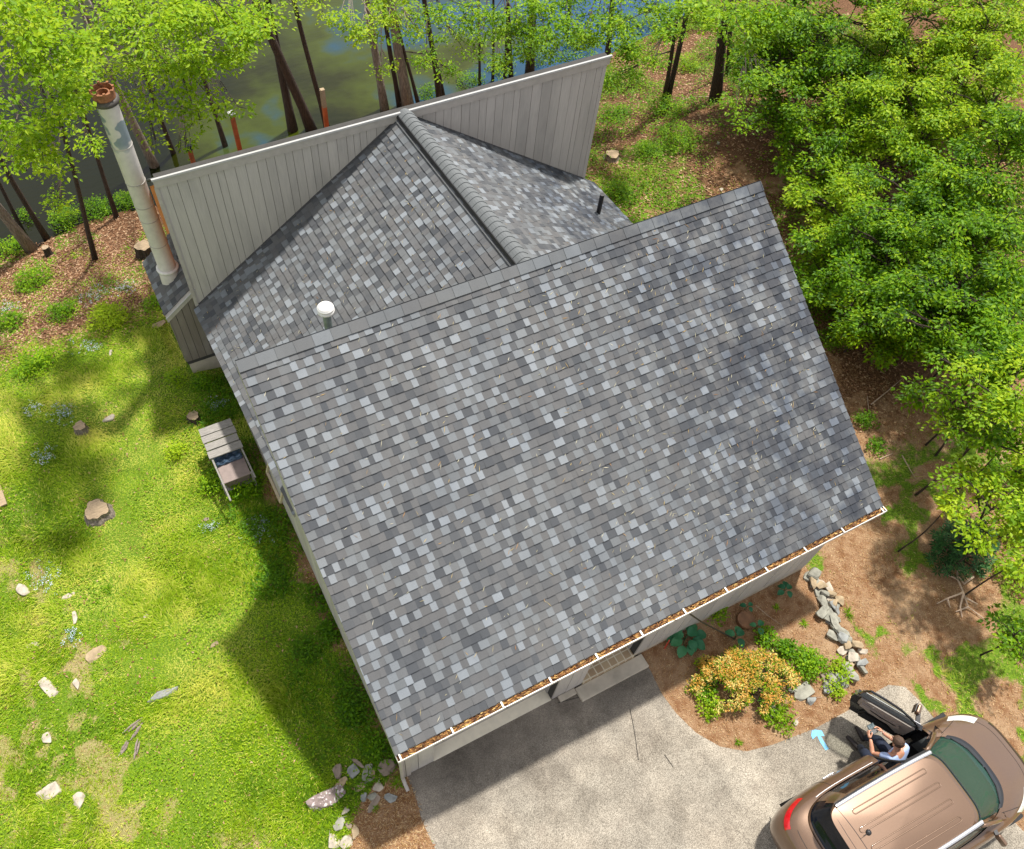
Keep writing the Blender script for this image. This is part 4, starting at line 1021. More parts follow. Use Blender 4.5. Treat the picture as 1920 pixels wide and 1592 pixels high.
# shirt with short sleeves
J = [((2.60, .62, .74), .158)]; E_ = []
chain(0, [((2.585, .68, .88), .162), (tuple(chest), .17), ((2.545, .79, 1.14), .135), ((2.54, .825, 1.20), .085)], J, E_)
for sh, el in ((shL, elL), (shR, elR)):
    chain(3, [(tuple(sh), .078), (tuple(sh.lerp(el, .30)), .070), (tuple(sh.lerp(el, .52)), .066)], J, E_)
skin_obj('shirt', J, E_, M_SHIRT, person)
J = [((2.62, .57, .66), .15)]; E_ = []
for hx, kn, an in ((2.50, V3(2.34, 1.00, .60), V3(2.60, 1.14, .16)), (2.74, V3(2.72, 1.10, .60), V3(2.80, 1.22, .16))):
    chain(0, [((hx, .68, .64), .122), (tuple((V3(hx, .68, .64) + kn) / 2), .108), (tuple(kn + V3(0, .004, .006)), .100), (tuple((kn + an) / 2), .076), (tuple(an), .062)], J, E_)
skin_obj('jeans', J, E_, M_JEANS, person)
for an, tip in ((V3(2.60, 1.14, .10), V3(2.56, 1.40, .045)), (V3(2.80, 1.22, .10), V3(2.84, 1.47, .045))):
    skin_obj('shoe', [(tuple(an + V3(0, -.05, -.045)), .042), (tuple(an + V3(0, .0, -.03)), .052), (tuple(an.lerp(tip, .55)), .048), (tuple(tip), .036)], [(0, 1), (1, 2), (2, 3)], M_SHOE, person)
# hair cap: upper back of the skull
b = MB(); hc = V3(2.515, .935, 1.455); f_ = V3(-.05, .85, -.5).normalized(); R = []
for i in range(9):
    th = math.pi * .60 * i / 8; row = []
    for j in range(24):
        a = 2 * math.pi * j / 24; d = V3(math.sin(th) * math.cos(a), math.sin(th) * math.sin(a), math.cos(th))
        d = Matrix.Rotation(rad(28), 3, 'X') @ d
        r = .106 + .004 * math.sin(a * 7 + i); row.append(hc + V3(d.x * r * .86, d.y * r * 1.02, d.z * r))
    R.append(row)
b.grid(R, wrap=True); b.build('hair', M_HAIR, person, smooth=True)
# face: nose, ears, brow and eyes follow the bowed head
b = MB(); fc = hc + V3(0, .085, -.045); b.lathe(fc + V3(0, .018, -.005), [(0, -.02), (.014, -.012), (.011, .012), (0, .024)], 8); b.build('nose', M_SKIN, person, smooth=True)
for sx in (-1, 1):
    b = MB(); b.lathe(hc + V3(sx * .092, -.01, -.035), [(0, -.03), (.012, -.02), (.016, 0), (.012, .022), (0, .03)], 8); b.build('ear', M_SKIN, person, smooth=True)
    b = MB(); b.lathe(hc + V3(sx * .034, .092, -.02), [(0, -.009), (.009, 0), (0, .009)], 8); b.build('eye', simple('eye_white', (.6, .58, .55), .3), person, smooth=True)
b = MB(); b.bar(fc + V3(-.022, .004, -.045), fc + V3(.022, .004, -.045), .006, .008); b.build('mouth', simple('lips', (.42, .13, .11), .5), person)
# hands gripping the controller from both sides
ctl = V3(2.505, 1.245, 1.03)
def hand(wr, side):
    # side -1 left of picture, +1 right
    J = [(tuple(wr), .026)]; E_ = []
    palm = wr + V3(-side * .012, .055, .008); chain(0, [(tuple(wr + V3(0, .022, .004)), .029), (tuple(palm), .032)], J, E_)
    base = len(J) - 1
    lens = [.070, .078, .073, .058]
    for k_, L in enumerate(lens):
        off = V3(0, .010 + k_ * .004, .026 - k_ * .017)
        k1 = palm + V3(-side * .012, .022, 0) + off * 1.0
        k2 = k1 + V3(-side * L * .35, L * .38, .004); k3 = k2 + V3(-side * L * .42, L * .02, .0); k4 = k3 + V3(-side * L * .22, -L * .14, 0)
        chain(base, [(tuple(k1), .0105), (tuple(k2), .0095), (tuple(k3), .0085), (tuple(k4), .0070)], J, E_)
    t1 = wr + V3(-side * .030, .030, .030); chain(1, [(tuple(t1), .012), (tuple(t1 + V3(-side * .028, .026, .016)), .0105), (tuple(t1 + V3(-side * .048, .050, .014)), .009)], J, E_)
    return skin_obj('hand', J, E_, M_SKIN, person, sub=1)
hand(wrL, -1); hand(wrR, 1)
b = MB(); b.tube([tuple(wrR.lerp(elR, .12) + V3(.027 * math.cos(a), .0, .03 * math.sin(a))) for a in [2 * math.pi * k_ / 12 for k_ in range(13)]], .005, 5, cap=False); b.build('wristband', M_CHROME, person)
ctrl = thing('drone_controller', 'small black controller with a lit phone screen held in both hands', 'controller', (5.97, -1.49, 0), rz=rad(-1.9))
b = MB(); b.box8([(2.43, 1.205, 1.0), (2.585, 1.205, 1.0), (2.585, 1.285, .995), (2.43, 1.285, .995), (2.43, 1.205, 1.022), (2.585, 1.205, 1.022), (2.585, 1.285, 1.017), (2.43, 1.285, 1.017)]); b.build('controller_body', M_BLACK, ctrl, bevel=.006)
b = MB(); b.box8([(2.435, 1.29, 1.02), (2.58, 1.29, 1.02), (2.58, 1.375, 1.045), (2.435, 1.375, 1.045), (2.435, 1.29, 1.028), (2.58, 1.29, 1.028), (2.58, 1.375, 1.053), (2.435, 1.375, 1.053)]); ph = b.build('phone', M_GBLK, ctrl)
m = NT('phone_screen'); v_ = m.coord(); m.col((.02, .02, .02)); m.rough(.1); n_ = m.noise(v_, 22, 3); m.l(m.ramp(n_, [(.4, (.05, .12, .14)), (.6, (.5, .62, .62))]), m.b.inputs['Emission Color']); m.b.inputs['Emission Strength'].default_value = .35
b = MB(); b.face([(2.442, 1.295, 1.0305), (2.573, 1.295, 1.0305), (2.573, 1.370, 1.0535), (2.442, 1.370, 1.0535)]); b.build('phone_screen', m.m, ph)
for x in (2.455, 2.56):
    b = MB(); b.tube([(x, 1.235, 1.02), (x, 1.235, 1.04)], .006, 6); b.build('control_stick', M_CHROME, ctrl)
# ------------------------------------------------------------------ stones, stumps and yard objects
def stone_mat(name, c, lichen=None, sc=5):
    m = NT(name); v = m.coord(); n = m.noise(v, sc, 6, .65); n2 = m.noise(v, sc * 3.2, 4)
    cc = m.ramp(n, [(.28, tuple(x * .5 for x in c)), (.5, c), (.75, tuple(min(1, x * 1.35) for x in c))])
    if lichen: cc = m.mix(m.ramp(n2, [(.54, (0, 0, 0)), (.60, (1, 1, 1))]), cc, lichen)
    m.col(cc); m.rough(.88); m.bump(n, .8, .02); return m.m
MS = {'grey': stone_mat('slate_grey_stone', (.27, .265, .22)), 'tan': stone_mat('tan_stone', (.34, .26, .16)), 'pale': stone_mat('pale_stone', (.42, .37, .30)),
      'blue': stone_mat('bluish_stone', (.25, .26, .25)), 'brown': stone_mat('brown_stone', (.24, .19, .15)), 'lich': stone_mat('lichen_stone', (.22, .17, .16), (.55, .50, .50), 6)}
def rock(name, label, p, a, b_, c, rz, mat, group=None, seed=0, lift=.5, cat='stone', flat=False):
    r = random.Random(seed * 31 + 5); bm = bmesh.new()
    for k_ in range(22 if not flat else 16):
        th = r.uniform(0, 2 * math.pi); ph = r.uniform(-1, 1); q = math.sqrt(1 - ph * ph); s_ = r.uniform(.78, 1.0)
        bx = (abs(math.cos(th)) ** 5 + abs(math.sin(th)) ** 5) ** (-.2)
        bm.verts.new((a / 2 * math.cos(th) * bx * s_ * max(q, .55), b_ / 2 * math.sin(th) * bx * s_ * max(q, .55), c / 2 * (1 if ph > 0 else -1) * r.uniform(.7, 1.0)))
    bmesh.ops.convex_hull(bm, input=bm.verts)
    for v in [v for v in bm.verts if not v.link_faces]: bm.verts.remove(v)
    bmesh.ops.bevel(bm, geom=list(bm.edges), offset=min(a, b_, c) * .07, segments=1, affect='EDGES', profile=.6)
    bm.normal_update(); me = bpy.data.meshes.new(name); bm.to_mesh(me); bm.free(); me.materials.append(mat)
    o = bpy.data.objects.new(name, me); COL.objects.link(o)
    o.location = (p.x, p.y, p.z + c * lift * .3); o.rotation_euler = (r.uniform(-.12, .12), r.uniform(-.12, .12), rz)
    return tag(o, label, cat, group)
# curved border of the planted bed
path = [(1519, 1078), (1530, 1098), (1543, 1112), (1556, 1128), (1560, 1142), (1545, 1158), (1560, 1168), (1568, 1185), (1580, 1200), (1590, 1222), (1600, 1245), (1596, 1262), (1580, 1272), (1562, 1284), (1548, 1296)]
k_ = 0
for i in range(len(path) - 1):
    for t in (.1, .6):
        for side in (0, 1):
            u = path[i][0] + (path[i + 1][0] - path[i][0]) * t + random.uniform(-9, 9) + side * 14 - 6; v = path[i][1] + (path[i + 1][1] - path[i][1]) * t + random.uniform(-8, 8)
            if k_ == 0: pass
            mt = random.choice(['grey', 'grey', 'grey', 'pale', 'blue', 'tan'])
            rock('border_stone', {'grey': 'greenish grey', 'pale': 'cream', 'blue': 'bluish grey', 'tan': 'buff'}[mt] + ' slate stone in ' + ('the house end', 'the middle', 'the car end')[min(2, i // 5)] + ' of the curved bed border', G(u, v) + Vector((0, 0, .05 * (k_ % 3))), random.uniform(.22, .40), random.uniform(.14, .25), random.uniform(.05, .10), random.uniform(0, 3.1), MS[mt], 'slate stones edging the planted bed', seed=k_)
            k_ += 1
for u, v, a, b_, c, rz, mt, lb in (
    (1520, 1080, .36, .34, .30, .3, 'grey', 'biggest greenish grey boulder at the house end of the bed border'),
    (1503, 1297, .50, .34, .08, -.1, 'grey', 'wide flat grey slab at the bed edge below the green perennial'),
    (1519, 1313, .24, .19, .12, .5, 'blue', 'rounded pale blue grey stone on the mulch below the flat slab'),
    (1482, 1290, .26, .17, .08, 1.2, 'grey', 'thin grey stone standing right of the orange shrub'),
    (1545, 1270, .26, .16, .10, 1.4, 'brown', 'mauve brown stone right of the green perennial'),
    (1617, 1222, .28, .14, .07, -.6, 'pale', 'pale pointed stone lying outside the bed border'),
    (1491, 1355, .16, .10, .06, .6, 'pale', 'small cream stone on the mulch nearest the paving arrow'),
    (1448, 1334, .3, .2, .08, .4, 'grey', 'low stone half hidden below the orange shrub')):
    rock('stone', lb, G(u, v), a, b_, c, rz, MS[mt], seed=int(u + v))
# stones by the front left corner
for u, v, a, b_, c, rz, mt, lb in (
    (617, 1497, .92, .34, .16, -.08, 'lich', 'large lichen spotted slab with a crack at the lawn edge'),
    (632, 1448, .36, .20, .10, .9, 'brown', 'dark oval stone at the top left of the corner pile'),
    (662, 1446, .26, .24, .09, .1, 'blue', 'square bluish green stone near the top of the corner pile'),
    (640, 1471, .36, .18, .09, .5, 'tan', 'tan and grey wedge stone in the corner pile'),
    (675, 1474, .28, .16, .09, .1, 'tan', 'olive and tan stone in the middle of the corner pile'),
    (726, 1440, .36, .34, .24, .2, 'brown', 'big rounded brown stone against the house corner'),
    (688, 1450, .38, .18, .09, .9, 'grey', 'long grey stone under the rounded brown stone'),
    (699, 1452, .18, .12, .07, 1.1, 'tan', 'small sandy wedge beside the rounded brown stone'),
    (709, 1477, .25, .20, .08, .4, 'pale', 'pale yellow pointed stone in the corner pile'),
    (692, 1464, .20, .10, .06, .1, 'grey', 'small green grey stone in the corner pile'),
    (682, 1494, .19, .15, .08, 1.0, 'blue', 'small mauve blue stone near the middle of the pile'),
    (698, 1494, .20, .16, .08, .1, 'grey', 'squat green grey stone beside the mauve one'),
    (732, 1497, .30, .20, .08, -.9, 'blue', 'blue grey pointed stone nearest the paving'),
    (700, 1508, .40, .13, .05, .5, 'brown', 'long thin brown stone below the corner pile'),
    (648, 1521, .18, .14, .08, .4, 'pale', 'small whitish stone under the lichen slab'),
    (636, 1544, .30, .22, .10, .9, 'grey', 'grey stone above the two cream blocks'),
    (653, 1549, .16, .16, .08, .3, 'brown', 'small pink grey stone right of the grey one'),
    (667, 1560, .28, .14, .08, 1.3, 'tan', 'upright buff stone at the bottom of the pile'),
    (627, 1577, .28, .22, .10, 1.1, 'pale', 'cream block with a crack at the bottom edge of the pile'),
    (650, 1580, .26, .26, .10, .2, 'pale', 'second cream block at the bottom edge of the pile'),
    (672, 1432, .09, .30, .12, .5, 'brown', 'narrow brown stone standing above the corner pile')):
    rock('stone', lb, G(u, v), a, b_, c, rz, MS[mt], seed=int(u * 3 + v), group='stones piled at the house corner')
for u, v, a, b_, c, rz, mt, lb in (
    (92, 1290, .50, .26, .07, -1.1, 'pale', 'long pale slab sunk in the lawn left of a small upright stone'),
    (146, 1284, .12, .32, .08, .3, 'pale', 'narrow upright stone right of the long pale slab'),
    (88, 1386, .17, .28, .06, .1, 'pale', 'small cream stone in the lawn below the long pale slab'),
    (92, 1487, .52, .28, .10, .1, 'pale', 'large white stone near the bottom left of the lawn'),
    (149, 1502, .28, .34, .09, -.2, 'pale', 'cream stone with a stick on it at the lower left'),
    (62, 1211, .26, .14, .06, .1, 'pale', 'flat cream stone at the left of the lawn'),
    (306, 1303, .72, .18, .12, -.05, 'blue', 'blue grey split slate in the lawn above a bare patch'),
    (274, 1157, .12, .10, .06, .5, 'pale', 'small white stone alone in the clover'),
    (42, 1106, .22, .44, .12, .35, 'pale', 'tall pale rock at the left beside blue flowers'),
    (141, 1158, .12, .34, .08, -.1, 'pale', 'thin pale rock standing in the lawn'),
    (128, 1118, .30, .12, .05, .2, 'pale', 'flat pale stone flush with the lawn near thin rock'),
    (203, 786, .34, .18, .10, -.05, 'pale', 'pale stone with a tan top above the dark grass'),
    (208, 662, .10, .26, .06, -.5, 'pale', 'thin cream stone below the bright green shrub'),
    (403, 1208, .24, .10, .04, .1, 'tan', 'flat sandy stone at the shadow edge on the lawn'),
    (387, 974, .14, .10, .04, .2, 'brown', 'flat pinkish stone in the shaded grass'),
    (300, 610, .40, .24, .10, .3, 'tan', 'buff boulder beside the chimney bay foundation'),
    (182, 1228, .5, .34, .06, .3, 'tan', 'sandy flat outcrop in the lawn'),
    (1352, 357, .16, .12, .08, .2, 'pale', 'small white stone just behind the main roof edge'),
    (1345, 270, .12, .14, .1, .2, 'grey', 'grey stone at the edge of the brown path')):
    rock('stone', lb, G(u, v), a, b_, c, rz, MS[mt], seed=int(u * 7 + v), lift=.3)

# stumps
MWOOD = weather_wood('cut_wood_top', (.36, .27, .17))
def stump(p, r, h, label, flare=1.25, mat=None):
    t = thing('tree_stump', label, 'stump', p)
    b = MB(); n = 30; ph_ = random.uniform(0, 6); rr = [r * (1 + .10 * math.sin(3 * 6.283 * j / n + ph_) + .07 * math.sin(7 * 6.283 * j / n) + random.uniform(-.05, .05)) for j in range(n)]; R = []
    for q, z in ((flare * 1.15, -.08), (flare, .02), (1.02, h * .5), (1.0, h)):
        R.append([Vector((rr[j] * q * math.cos(2 * math.pi * j / n), rr[j] * q * math.sin(2 * math.pi * j / n), z + (random.uniform(-.012, .012) if z > .1 else 0))) for j in range(n)])
    b.grid(R, wrap=True); b.build('bark', mat or MB_LIGHT, t)
    b = MB(); b.face([Vector((p_.x * .97, p_.y * .97, h + .004)) for p_ in R[-1]]); b.build('cut_top', MWOOD, t)
    return t
stump(G(185, 962), .24, .16, 'wide grey cut stump in the sunny lawn'); stump(G(155, 808), .13, .20, 'small pale cut stump beside blue flowers'); stump(G(365, 787), .13, .16, 'mossy broken stump above the wooden bench', mat=MB_DARK)
stump(G(1147, 298), .20, .18, 'pale stump on the grass behind the right end of tall wall')
stump(G(275, 480), .22, .4, 'dark rotten stump behind the chimney bay', mat=MB_DARK); stump(G(92, 478), .10, .3, 'thin dark stump by the trees at the pond', mat=MB_DARK)

# slatted bench with rails, box and folded tarp
MBW = weather_wood('bench_boards', (.27, .255, .235))
bench = thing('wooden_bench', 'weathered grey slatted potting bench with two long rails beside the house', 'bench', (0, 0, 0))
zb_ = .90; x0, x1 = -.165, .545
for i, (ya, yb) in enumerate(((11.10, 10.90), (10.88, 10.70), (10.67, 10.49), (10.46, 10.27))):
    b = MB(); b.box(x0 - .01 * (i % 2), yb, zb_ - .03, x1 + .012 * (i % 2), ya, zb_); b.build('slat', MBW, bench, bevel=.004)
for x in (x0 + .02, x1 - .05):
    ye = 9.30 if x < 0.2 else 9.62
    b = MB(); b.bar((x + .02, 11.08, zb_ - .06), (x + .02, 10.26, zb_ - .06), .035, .055); b.bar((x + .02, 10.26, zb_ - .065), (x + .05, ye, zb_ - .30), .035, .05); b.build('side_rail', MBW, bench)
    for yy in (11.0, 9.75): 
        b = MB(); zt_ = zb_ - .09 if yy > 10 else zb_ - .25; b.bar((x + .02, yy, -.05), (x + .02, yy, zt_), .05, .05, up=(0, 1, 0)); b.build('leg', MBW, bench)
b = MB(); b.box(x0 + .08, 9.75, .28, x1 - .05, 10.9, .31); b.build('shelf', MBW, bench)
bx_ = thing('storage_bin', 'taupe plastic bin on the shelf of the potting bench', 'bin', (0, 0, 0))
b = MB(); b.box8([(x0 + .12, 9.80, .315), (x1 - .10, 9.80, .315), (x1 - .10, 10.24, .315), (x0 + .12, 10.24, .315), (x0 + .09, 9.76, .60), (x1 - .07, 9.76, .60), (x1 - .07, 10.24, .60), (x0 + .09, 10.24, .60)]); b.build('bin_body', simple('taupe_plastic', (.17, .13, .12), .6), bx_, bevel=.02)
b = MB(); b.box(x0 + .07, 9.74, .602, x1 - .05, 10.25, .63); b.build('lid', simple('taupe_lid', (.22, .17, .155), .5), bx_, bevel=.01)
b = MB(); rows = []
for i in range(7):
    y = 10.20 + i * .05; rows.append([Vector((x0 + .07 + j * (x1 - x0 - .14) / 12, y, .70 + .03 * math.sin(j * 1.7 + i) + .035 * math.sin(i * 2.1))) for j in range(13)])
b.grid(rows); b.grid([rows[0], [p - Vector((0, 0, .09)) for p in rows[0]]]); tp = b.build('folded_tarp', simple('blue_tarp', (.05, .09, .15), .35, var=.4, scale=12), smooth=True)
tp.modifiers.new('s', 'SOLIDIFY').thickness = .012
tag(tp, 'dark blue folded tarp lying on the bin under the bench slats', 'tarp')

# round rusty lid, stake, thin black pole, plank, sticks
p = G(1396, 1166)
b = MB(); b.lathe(p, [(.17, .0), (.185, .10), (.175, .125), (.16, .12), (0, .118)], 28); o = b.build('round_lid', simple('rust_brown_cover', (.19, .095, .045), .75, var=.3, scale=9), smooth=False); tag(o, 'round rust brown disc standing in the mulch bed', 'planter lid')
p = G(1246, 1216); b = MB(); b.tube([p, p + Vector((-.0, .02, .42))], .013, 8); tag(b.build('garden_stake', simple('red_plastic', (.55, .05, .03), .5)), 'short red stake beside the large hosta leaves', 'stake')
A = gz(1284, 1146, 2.36); B_ = G(1376, 1200) + Vector((0, 0, .05))
b = MB(); b.tube([A + Vector((0, 0, .02)), A.lerp(B_, .33) + Vector((0, 0, -.05)), B_], [.018, .016, .016], 8); b.lathe(A, [(.035, -.03), (.04, 0), (.03, .03)], 10); tag(b.build('black_pole', M_BLACK), 'thin black pole leaning from the gutter down to the mulch bed', 'pole')
b = MB(); p = G(2, 925); b.bar(p + Vector((-.08, .75, .03)), p + Vector((0, -.35, .03)), .15, .04); tag(b.build('plank', MWOOD), 'pale cut plank lying at the left edge of the lawn', 'plank')
MST = weather_wood('dry_branch', (.46, .34, .25))
def stick(name, pts, r, label, group=None, mat=None, cat='branch'):
    b = MB(); q = [G(u, v) + Vector((0, 0, z)) for u, v, z in pts]; b.tube(q, [r * (1 - .6 * i / (len(q) - 1)) for i in range(len(q))], 6); return tag(b.build(name, mat or MST), label, cat, group)
b = MB()
for pl in ([(1762, 1072, .05), (1788, 1092, .15), (1800, 1115, .12), (1812, 1140, .06), (1850, 1166, .03)], [(1820, 1085, .1), (1800, 1100, .14), (1789, 1090, .2)], [(1800, 1115, .12), (1772, 1125, .08), (1755, 1133, .03)], [(1800, 1118, .12), (1797, 1140, .06), (1803, 1158, .02)], [(1806, 1125, .1), (1830, 1135, .06)], [(1772, 1125, .08), (1780, 1140, .03)], [(1788, 1092, .15), (1790, 1072, .1), (1810, 1075, .05)], [(1812, 1140, .06), (1790, 1148, .03)]):
    q = [G(u, v) + Vector((0, 0, z)) for u, v, z in pl]; b.tube(q, [.024 * (1 - .6 * i / (len(q) - 1)) for i in range(len(q))], 6)
tag(b.build('fallen_branch', MST), 'forked dead branch lying on the brown ground below the dark evergreen shrub', 'branch')
stick('fallen_stick', [(1632, 760, .04), (1660, 738, .08), (1690, 712, .05)], .018, 'straight pale stick on the leaf litter right of the roof')
stick('fallen_stick', [(1690, 855, .03), (1702, 880, .06), (1715, 898, .03)], .016, 'short pale stick near the right gutter end')
stick('fallen_stick', [(1648, 862, .03), (1672, 852, .05)], .014, 'small stick lying level with the right end of the roof')
stick('fallen_stick', [(1416, 1136, .03), (1440, 1158, .06), (1467, 1175, .03)], .008, 'thin bent twig on the mulch beside the round disc')
stick('fallen_stick', [(1280, 190, .05), (1300, 186, .08), (1330, 184, .05)], .03, 'fallen limb at the foot of the dark trunks')
stick('fallen_stick', [(1625, 745, .03), (1627, 770, .05), (1632, 785, .03)], .010, 'curved thin stick close to the roof edge')
b = MB()
for u0, v0, u1, v1 in ((245, 1390, 275, 1352), (222, 1420, 240, 1388), (255, 1420, 262, 1388), (230, 1380, 268, 1350)):
    A_, B__ = G(u0, v0), G(u1, v1)
    for q in range(5):
        t0, t1 = random.uniform(0, .45), random.uniform(.55, 1); o_ = Vector((random.uniform(-.05, .05), random.uniform(-.04, .04), .012 + .008 * q)); b.tube([A_.lerp(B__, t0) + o_, A_.lerp(B__, (t0 + t1) / 2) + o_ * 1.2, A_.lerp(B__, t1) + o_], [.010, .024, .008], 5)
tag(b.build('bark_slabs', weather_wood('old_bark', (.25, .20, .17))), 'strips of old grey bark lying by the bare patch in the lawn', 'bark')
# cedar posts behind the tall wall
M_CEDP = simple('reddish_cedar_post', (.42, .10, .03), .6, var=.3, scale=6); M_PCAP = simple('dark_post_cap', (.03, .03, .035), .4)
for u, v, y, cap, lb in ((604, 168, 17.2, 0, 'red cedar post with a bare pale top beyond the tall wall'), (434, 213, 17.0, 1, 'red cedar post with a silver topped black cap beyond the wall'), (354, 276, 16.6, 2, 'low post with a black cap just showing above the wall')):
    t = gy(u, v, y); po = thing('cedar_post', lb, 'post', (t.x, t.y, H1(t.x, t.y)), group=None)
    h_ = t.z - po.location.z; b = MB(); b.box(-.05, -.05, -.2, .05, .05, h_ - .05); b.build('post', M_CEDP, po)
    if cap == 0: b = MB(); b.box(-.051, -.051, h_ - .45, .051, .051, h_ + .01); b.build('post_top', MWOOD, po)
    else: b = MB(); b.box(-.075, -.075, h_ - .049, .075, .075, h_ + .02); b.box(-.05, -.05, h_ + .021, .05, .05, h_ + .05); b.build('post_cap', M_PCAP if cap == 2 else simple('silver_cap', (.5, .5, .5), .3), po)
# needles and seed husks fallen on the roofs
def roof_needles():
    Ps, Ds, Ns = [], [], []
    n = 620; u = rng.uniform(.1, RX1 - RX0 - .1, n); u = np.where(rng.random(n) < .45, (RX1 - RX0) * (.45 + .5 * rng.random(n)), u); s = rng.uniform(.1, L_ - .1, n)
    P = np.stack([RX0 + u, RY0 + s * ct, HE + s * st_], 1) + np.array([0, -st_, ct]) * .024
    a = rng.uniform(-.8, .8, n) + np.where(rng.random(n) < .35, 1.4, .4); D = np.stack([np.cos(a), np.sin(a) * ct, np.sin(a) * st_], 1); Ps.append(P); Ds.append(D); Ns.append(np.tile([0, -st_, ct], (n, 1)))
    n = 260; y = rng.uniform(YF + .2, YB - .2, n); s = rng.uniform(.1, Lw - .3, n)
    P = np.stack([LE + s * cw + (YB - y) * SK, y, (RIDZ - (RIDX - LE) * math.tan(WP)) + s * sw], 1) + np.array([-sw, 0, cw]) * .024
    a = rng.uniform(0, 3.1, n); D = np.stack([np.cos(a) * cw, np.sin(a), np.cos(a) * sw], 1); Ps.append(P); Ds.append(D); Ns.append(np.tile([-sw, 0, cw], (n, 1)))
    n = 90; y = rng.uniform(YF + .2, YB - .2, n); s = rng.uniform(.1, Lr - .3, n)
    P = np.stack([RE - s * cw + (YB - y) * SK, y, (RIDZ - (RE - RIDX) * math.tan(WP)) + s * sw], 1) + np.array([sw, 0, cw]) * .024
    a = rng.uniform(0, 3.1, n); D = np.stack([-np.cos(a) * cw, np.sin(a), np.cos(a) * sw], 1); Ps.append(P); Ds.append(D); Ns.append(np.tile([sw, 0, cw], (n, 1)))
    P, D, N = map(np.concatenate, (Ps, Ds, Ns)); n = len(P)
    V, F, T = leaves(P, D, N, rng.uniform(.05, .14, n), rng.uniform(.005, .012, n), rng.random(n), .05)
    m = NT('roof_needle'); t = m.attr('tone'); m.col(m.ramp(t, [(0, (.30, .14, .05)), (.25, (.42, .30, .10)), (.6, (.36, .34, .22)), (1, (.58, .54, .40))])); m.rough(.8)
    tag(np_mesh('fallen_needles', V, F, T, m.m), 'thin yellow and brown needles scattered over the grey shingles', 'needles', kind='stuff')
roof_needles()
# ------------------------------------------------------------------ leafy crowns, shrubs and plants
def sprays(C, K, spread, L, W, tone0, flat=.35, droop=.15, updir=None):
    """C (m,3) spray centres; K leaves each"""
    m_ = len(C); a = rng.uniform(0, 2 * np.pi, (m_, K)); r = spread * np.sqrt(rng.random((m_, K)))
    off = np.stack([np.cos(a) * r, np.sin(a) * r, rng.normal(0, spread * flat, (m_, K))], 2)
    P = (C[:, None, :] + off).reshape(-1, 3)
    a2 = a + rng.normal(0, .7, (m_, K)); D = np.stack([np.cos(a2), np.sin(a2), -droop + rng.normal(0, .22, (m_, K))], 2).reshape(-1, 3)
    tl = rng.normal(0, .42, (m_, 1, 2)) + rng.normal(0, .30, (m_, K, 2))
    N = np.stack([tl[..., 0], tl[..., 1], np.ones((m_, K))], 2).reshape(-1, 3); n = m_ * K
    tone = np.clip(np.repeat(tone0, K) + rng.normal(0, .12, n), 0, 1)
    sz = np.repeat(rng.uniform(.65, 1.2, m_), K)
    return leaves(P, D, unit(N), L * sz * rng.uniform(.7, 1.2, n), W * sz * rng.uniform(.75, 1.2, n), tone)
def blob_centers(c, r, rz, m_):
    v = unit(rng.normal(size=(m_, 3))); q = rng.random(m_)[:, None] ** .5
    p = v * q * np.array([r, r, rz]); 
    # clumps: pull towards a few attractors so that gaps open between them
    k_ = max(5, int(m_ / 17)); at = unit(rng.normal(size=(k_, 3))) * (rng.random(k_)[:, None] ** .4) * np.array([r, r, rz])
    j = rng.integers(0, k_, m_); p = p * np.array([.30, .30, .16]) + at[j] * .74
    return p + np.array(c), at + np.array(c)
def trunk_mesh(base, top, r0, r1, bend=.04):
    b = MB(); n = 9; q = []; L = (top - base).length
    dx, dy = random.uniform(-1, 1) * bend * L, random.uniform(-1, 1) * bend * L
    for i in range(n):
        t = i / (n - 1); q.append(base.lerp(top, t) + Vector((dx * math.sin(math.pi * t), dy * math.sin(math.pi * t * 1.3), 0)))
    q[0] = q[0] - Vector((0, 0, .25)); rr = [r0 * (1.35 if i == 0 else 1) * (1 - t_) + r1 * t_ for i, t_ in enumerate([i / (n - 1) for i in range(n)])]
    b.tube(q, rr, 12, jit=.12); return b, q
def tree(label, base, top, r0, r1, blobs, lm, bark, L=.11, W=.06, K=11, dens=1.0, tone=(.3, .7), group=None, name='deciduous_tree', cat='tree', spread=.22):
    t = thing(name, label, cat, tuple(base), group); org = Vector(base)
    b, q = trunk_mesh(Vector((0, 0, 0)), Vector(top) - org, r0, r1)
    b.build('trunk', bark, t, smooth=True)
    if not blobs: return t
    lb = MB(); parts = []
    for c, r, rz in blobs:
        c = Vector(c) - org; m_ = max(6, int(dens * 62 * r * r * (0.5 + rz)))
        C, at = blob_centers(c, r, rz, m_); tn = rng.uniform(tone[0], tone[1], m_) + rng.uniform(-.08, .08)
        parts.append(sprays(C, K, spread, L, W, tn))
        # limb from the trunk
        i = min(range(len(q)), key=lambda k_: (q[k_] - c).length + (0 if q[k_].z < c.z - .2 else 3 * (q[k_].z - c.z + .2)))
        s = q[max(1, i)]; md = s.lerp(c, .5) + Vector((0, 0, .12 * (c - s).length * .5)); lb.tube([s, md, c], [max(.02, r1 * .8), .018, .012], 6)
        for a_ in at[:10]:
            lb.tube([c.lerp(s, .25), c.lerp(Vector(a_), .6) + Vector((0, 0, .05)), Vector(a_)], [.012, .008, .004], 4, cap=False)
    V, F, T = merge(parts); np_mesh('crown', V, F, T, lm, t); lb.build('limbs', bark, t)
    return t
def lean(bpx, tpx, zmax=14):
    """ground foot under a picture point and a head for the trunk that leans least"""
    base = G(*bpx); best = None
    for i in range(60):
        z = base.z + .5 + i * .2
        if z > zmax: break
        p = gz(tpx[0], tpx[1], z); d = math.hypot(p.x - base.x, p.y - base.y) / (z - base.z)
        if best is None or d < best[0]: best = (d, p)
    return base, best[1]
def ext(base, p, f): return base + (p - base) * f

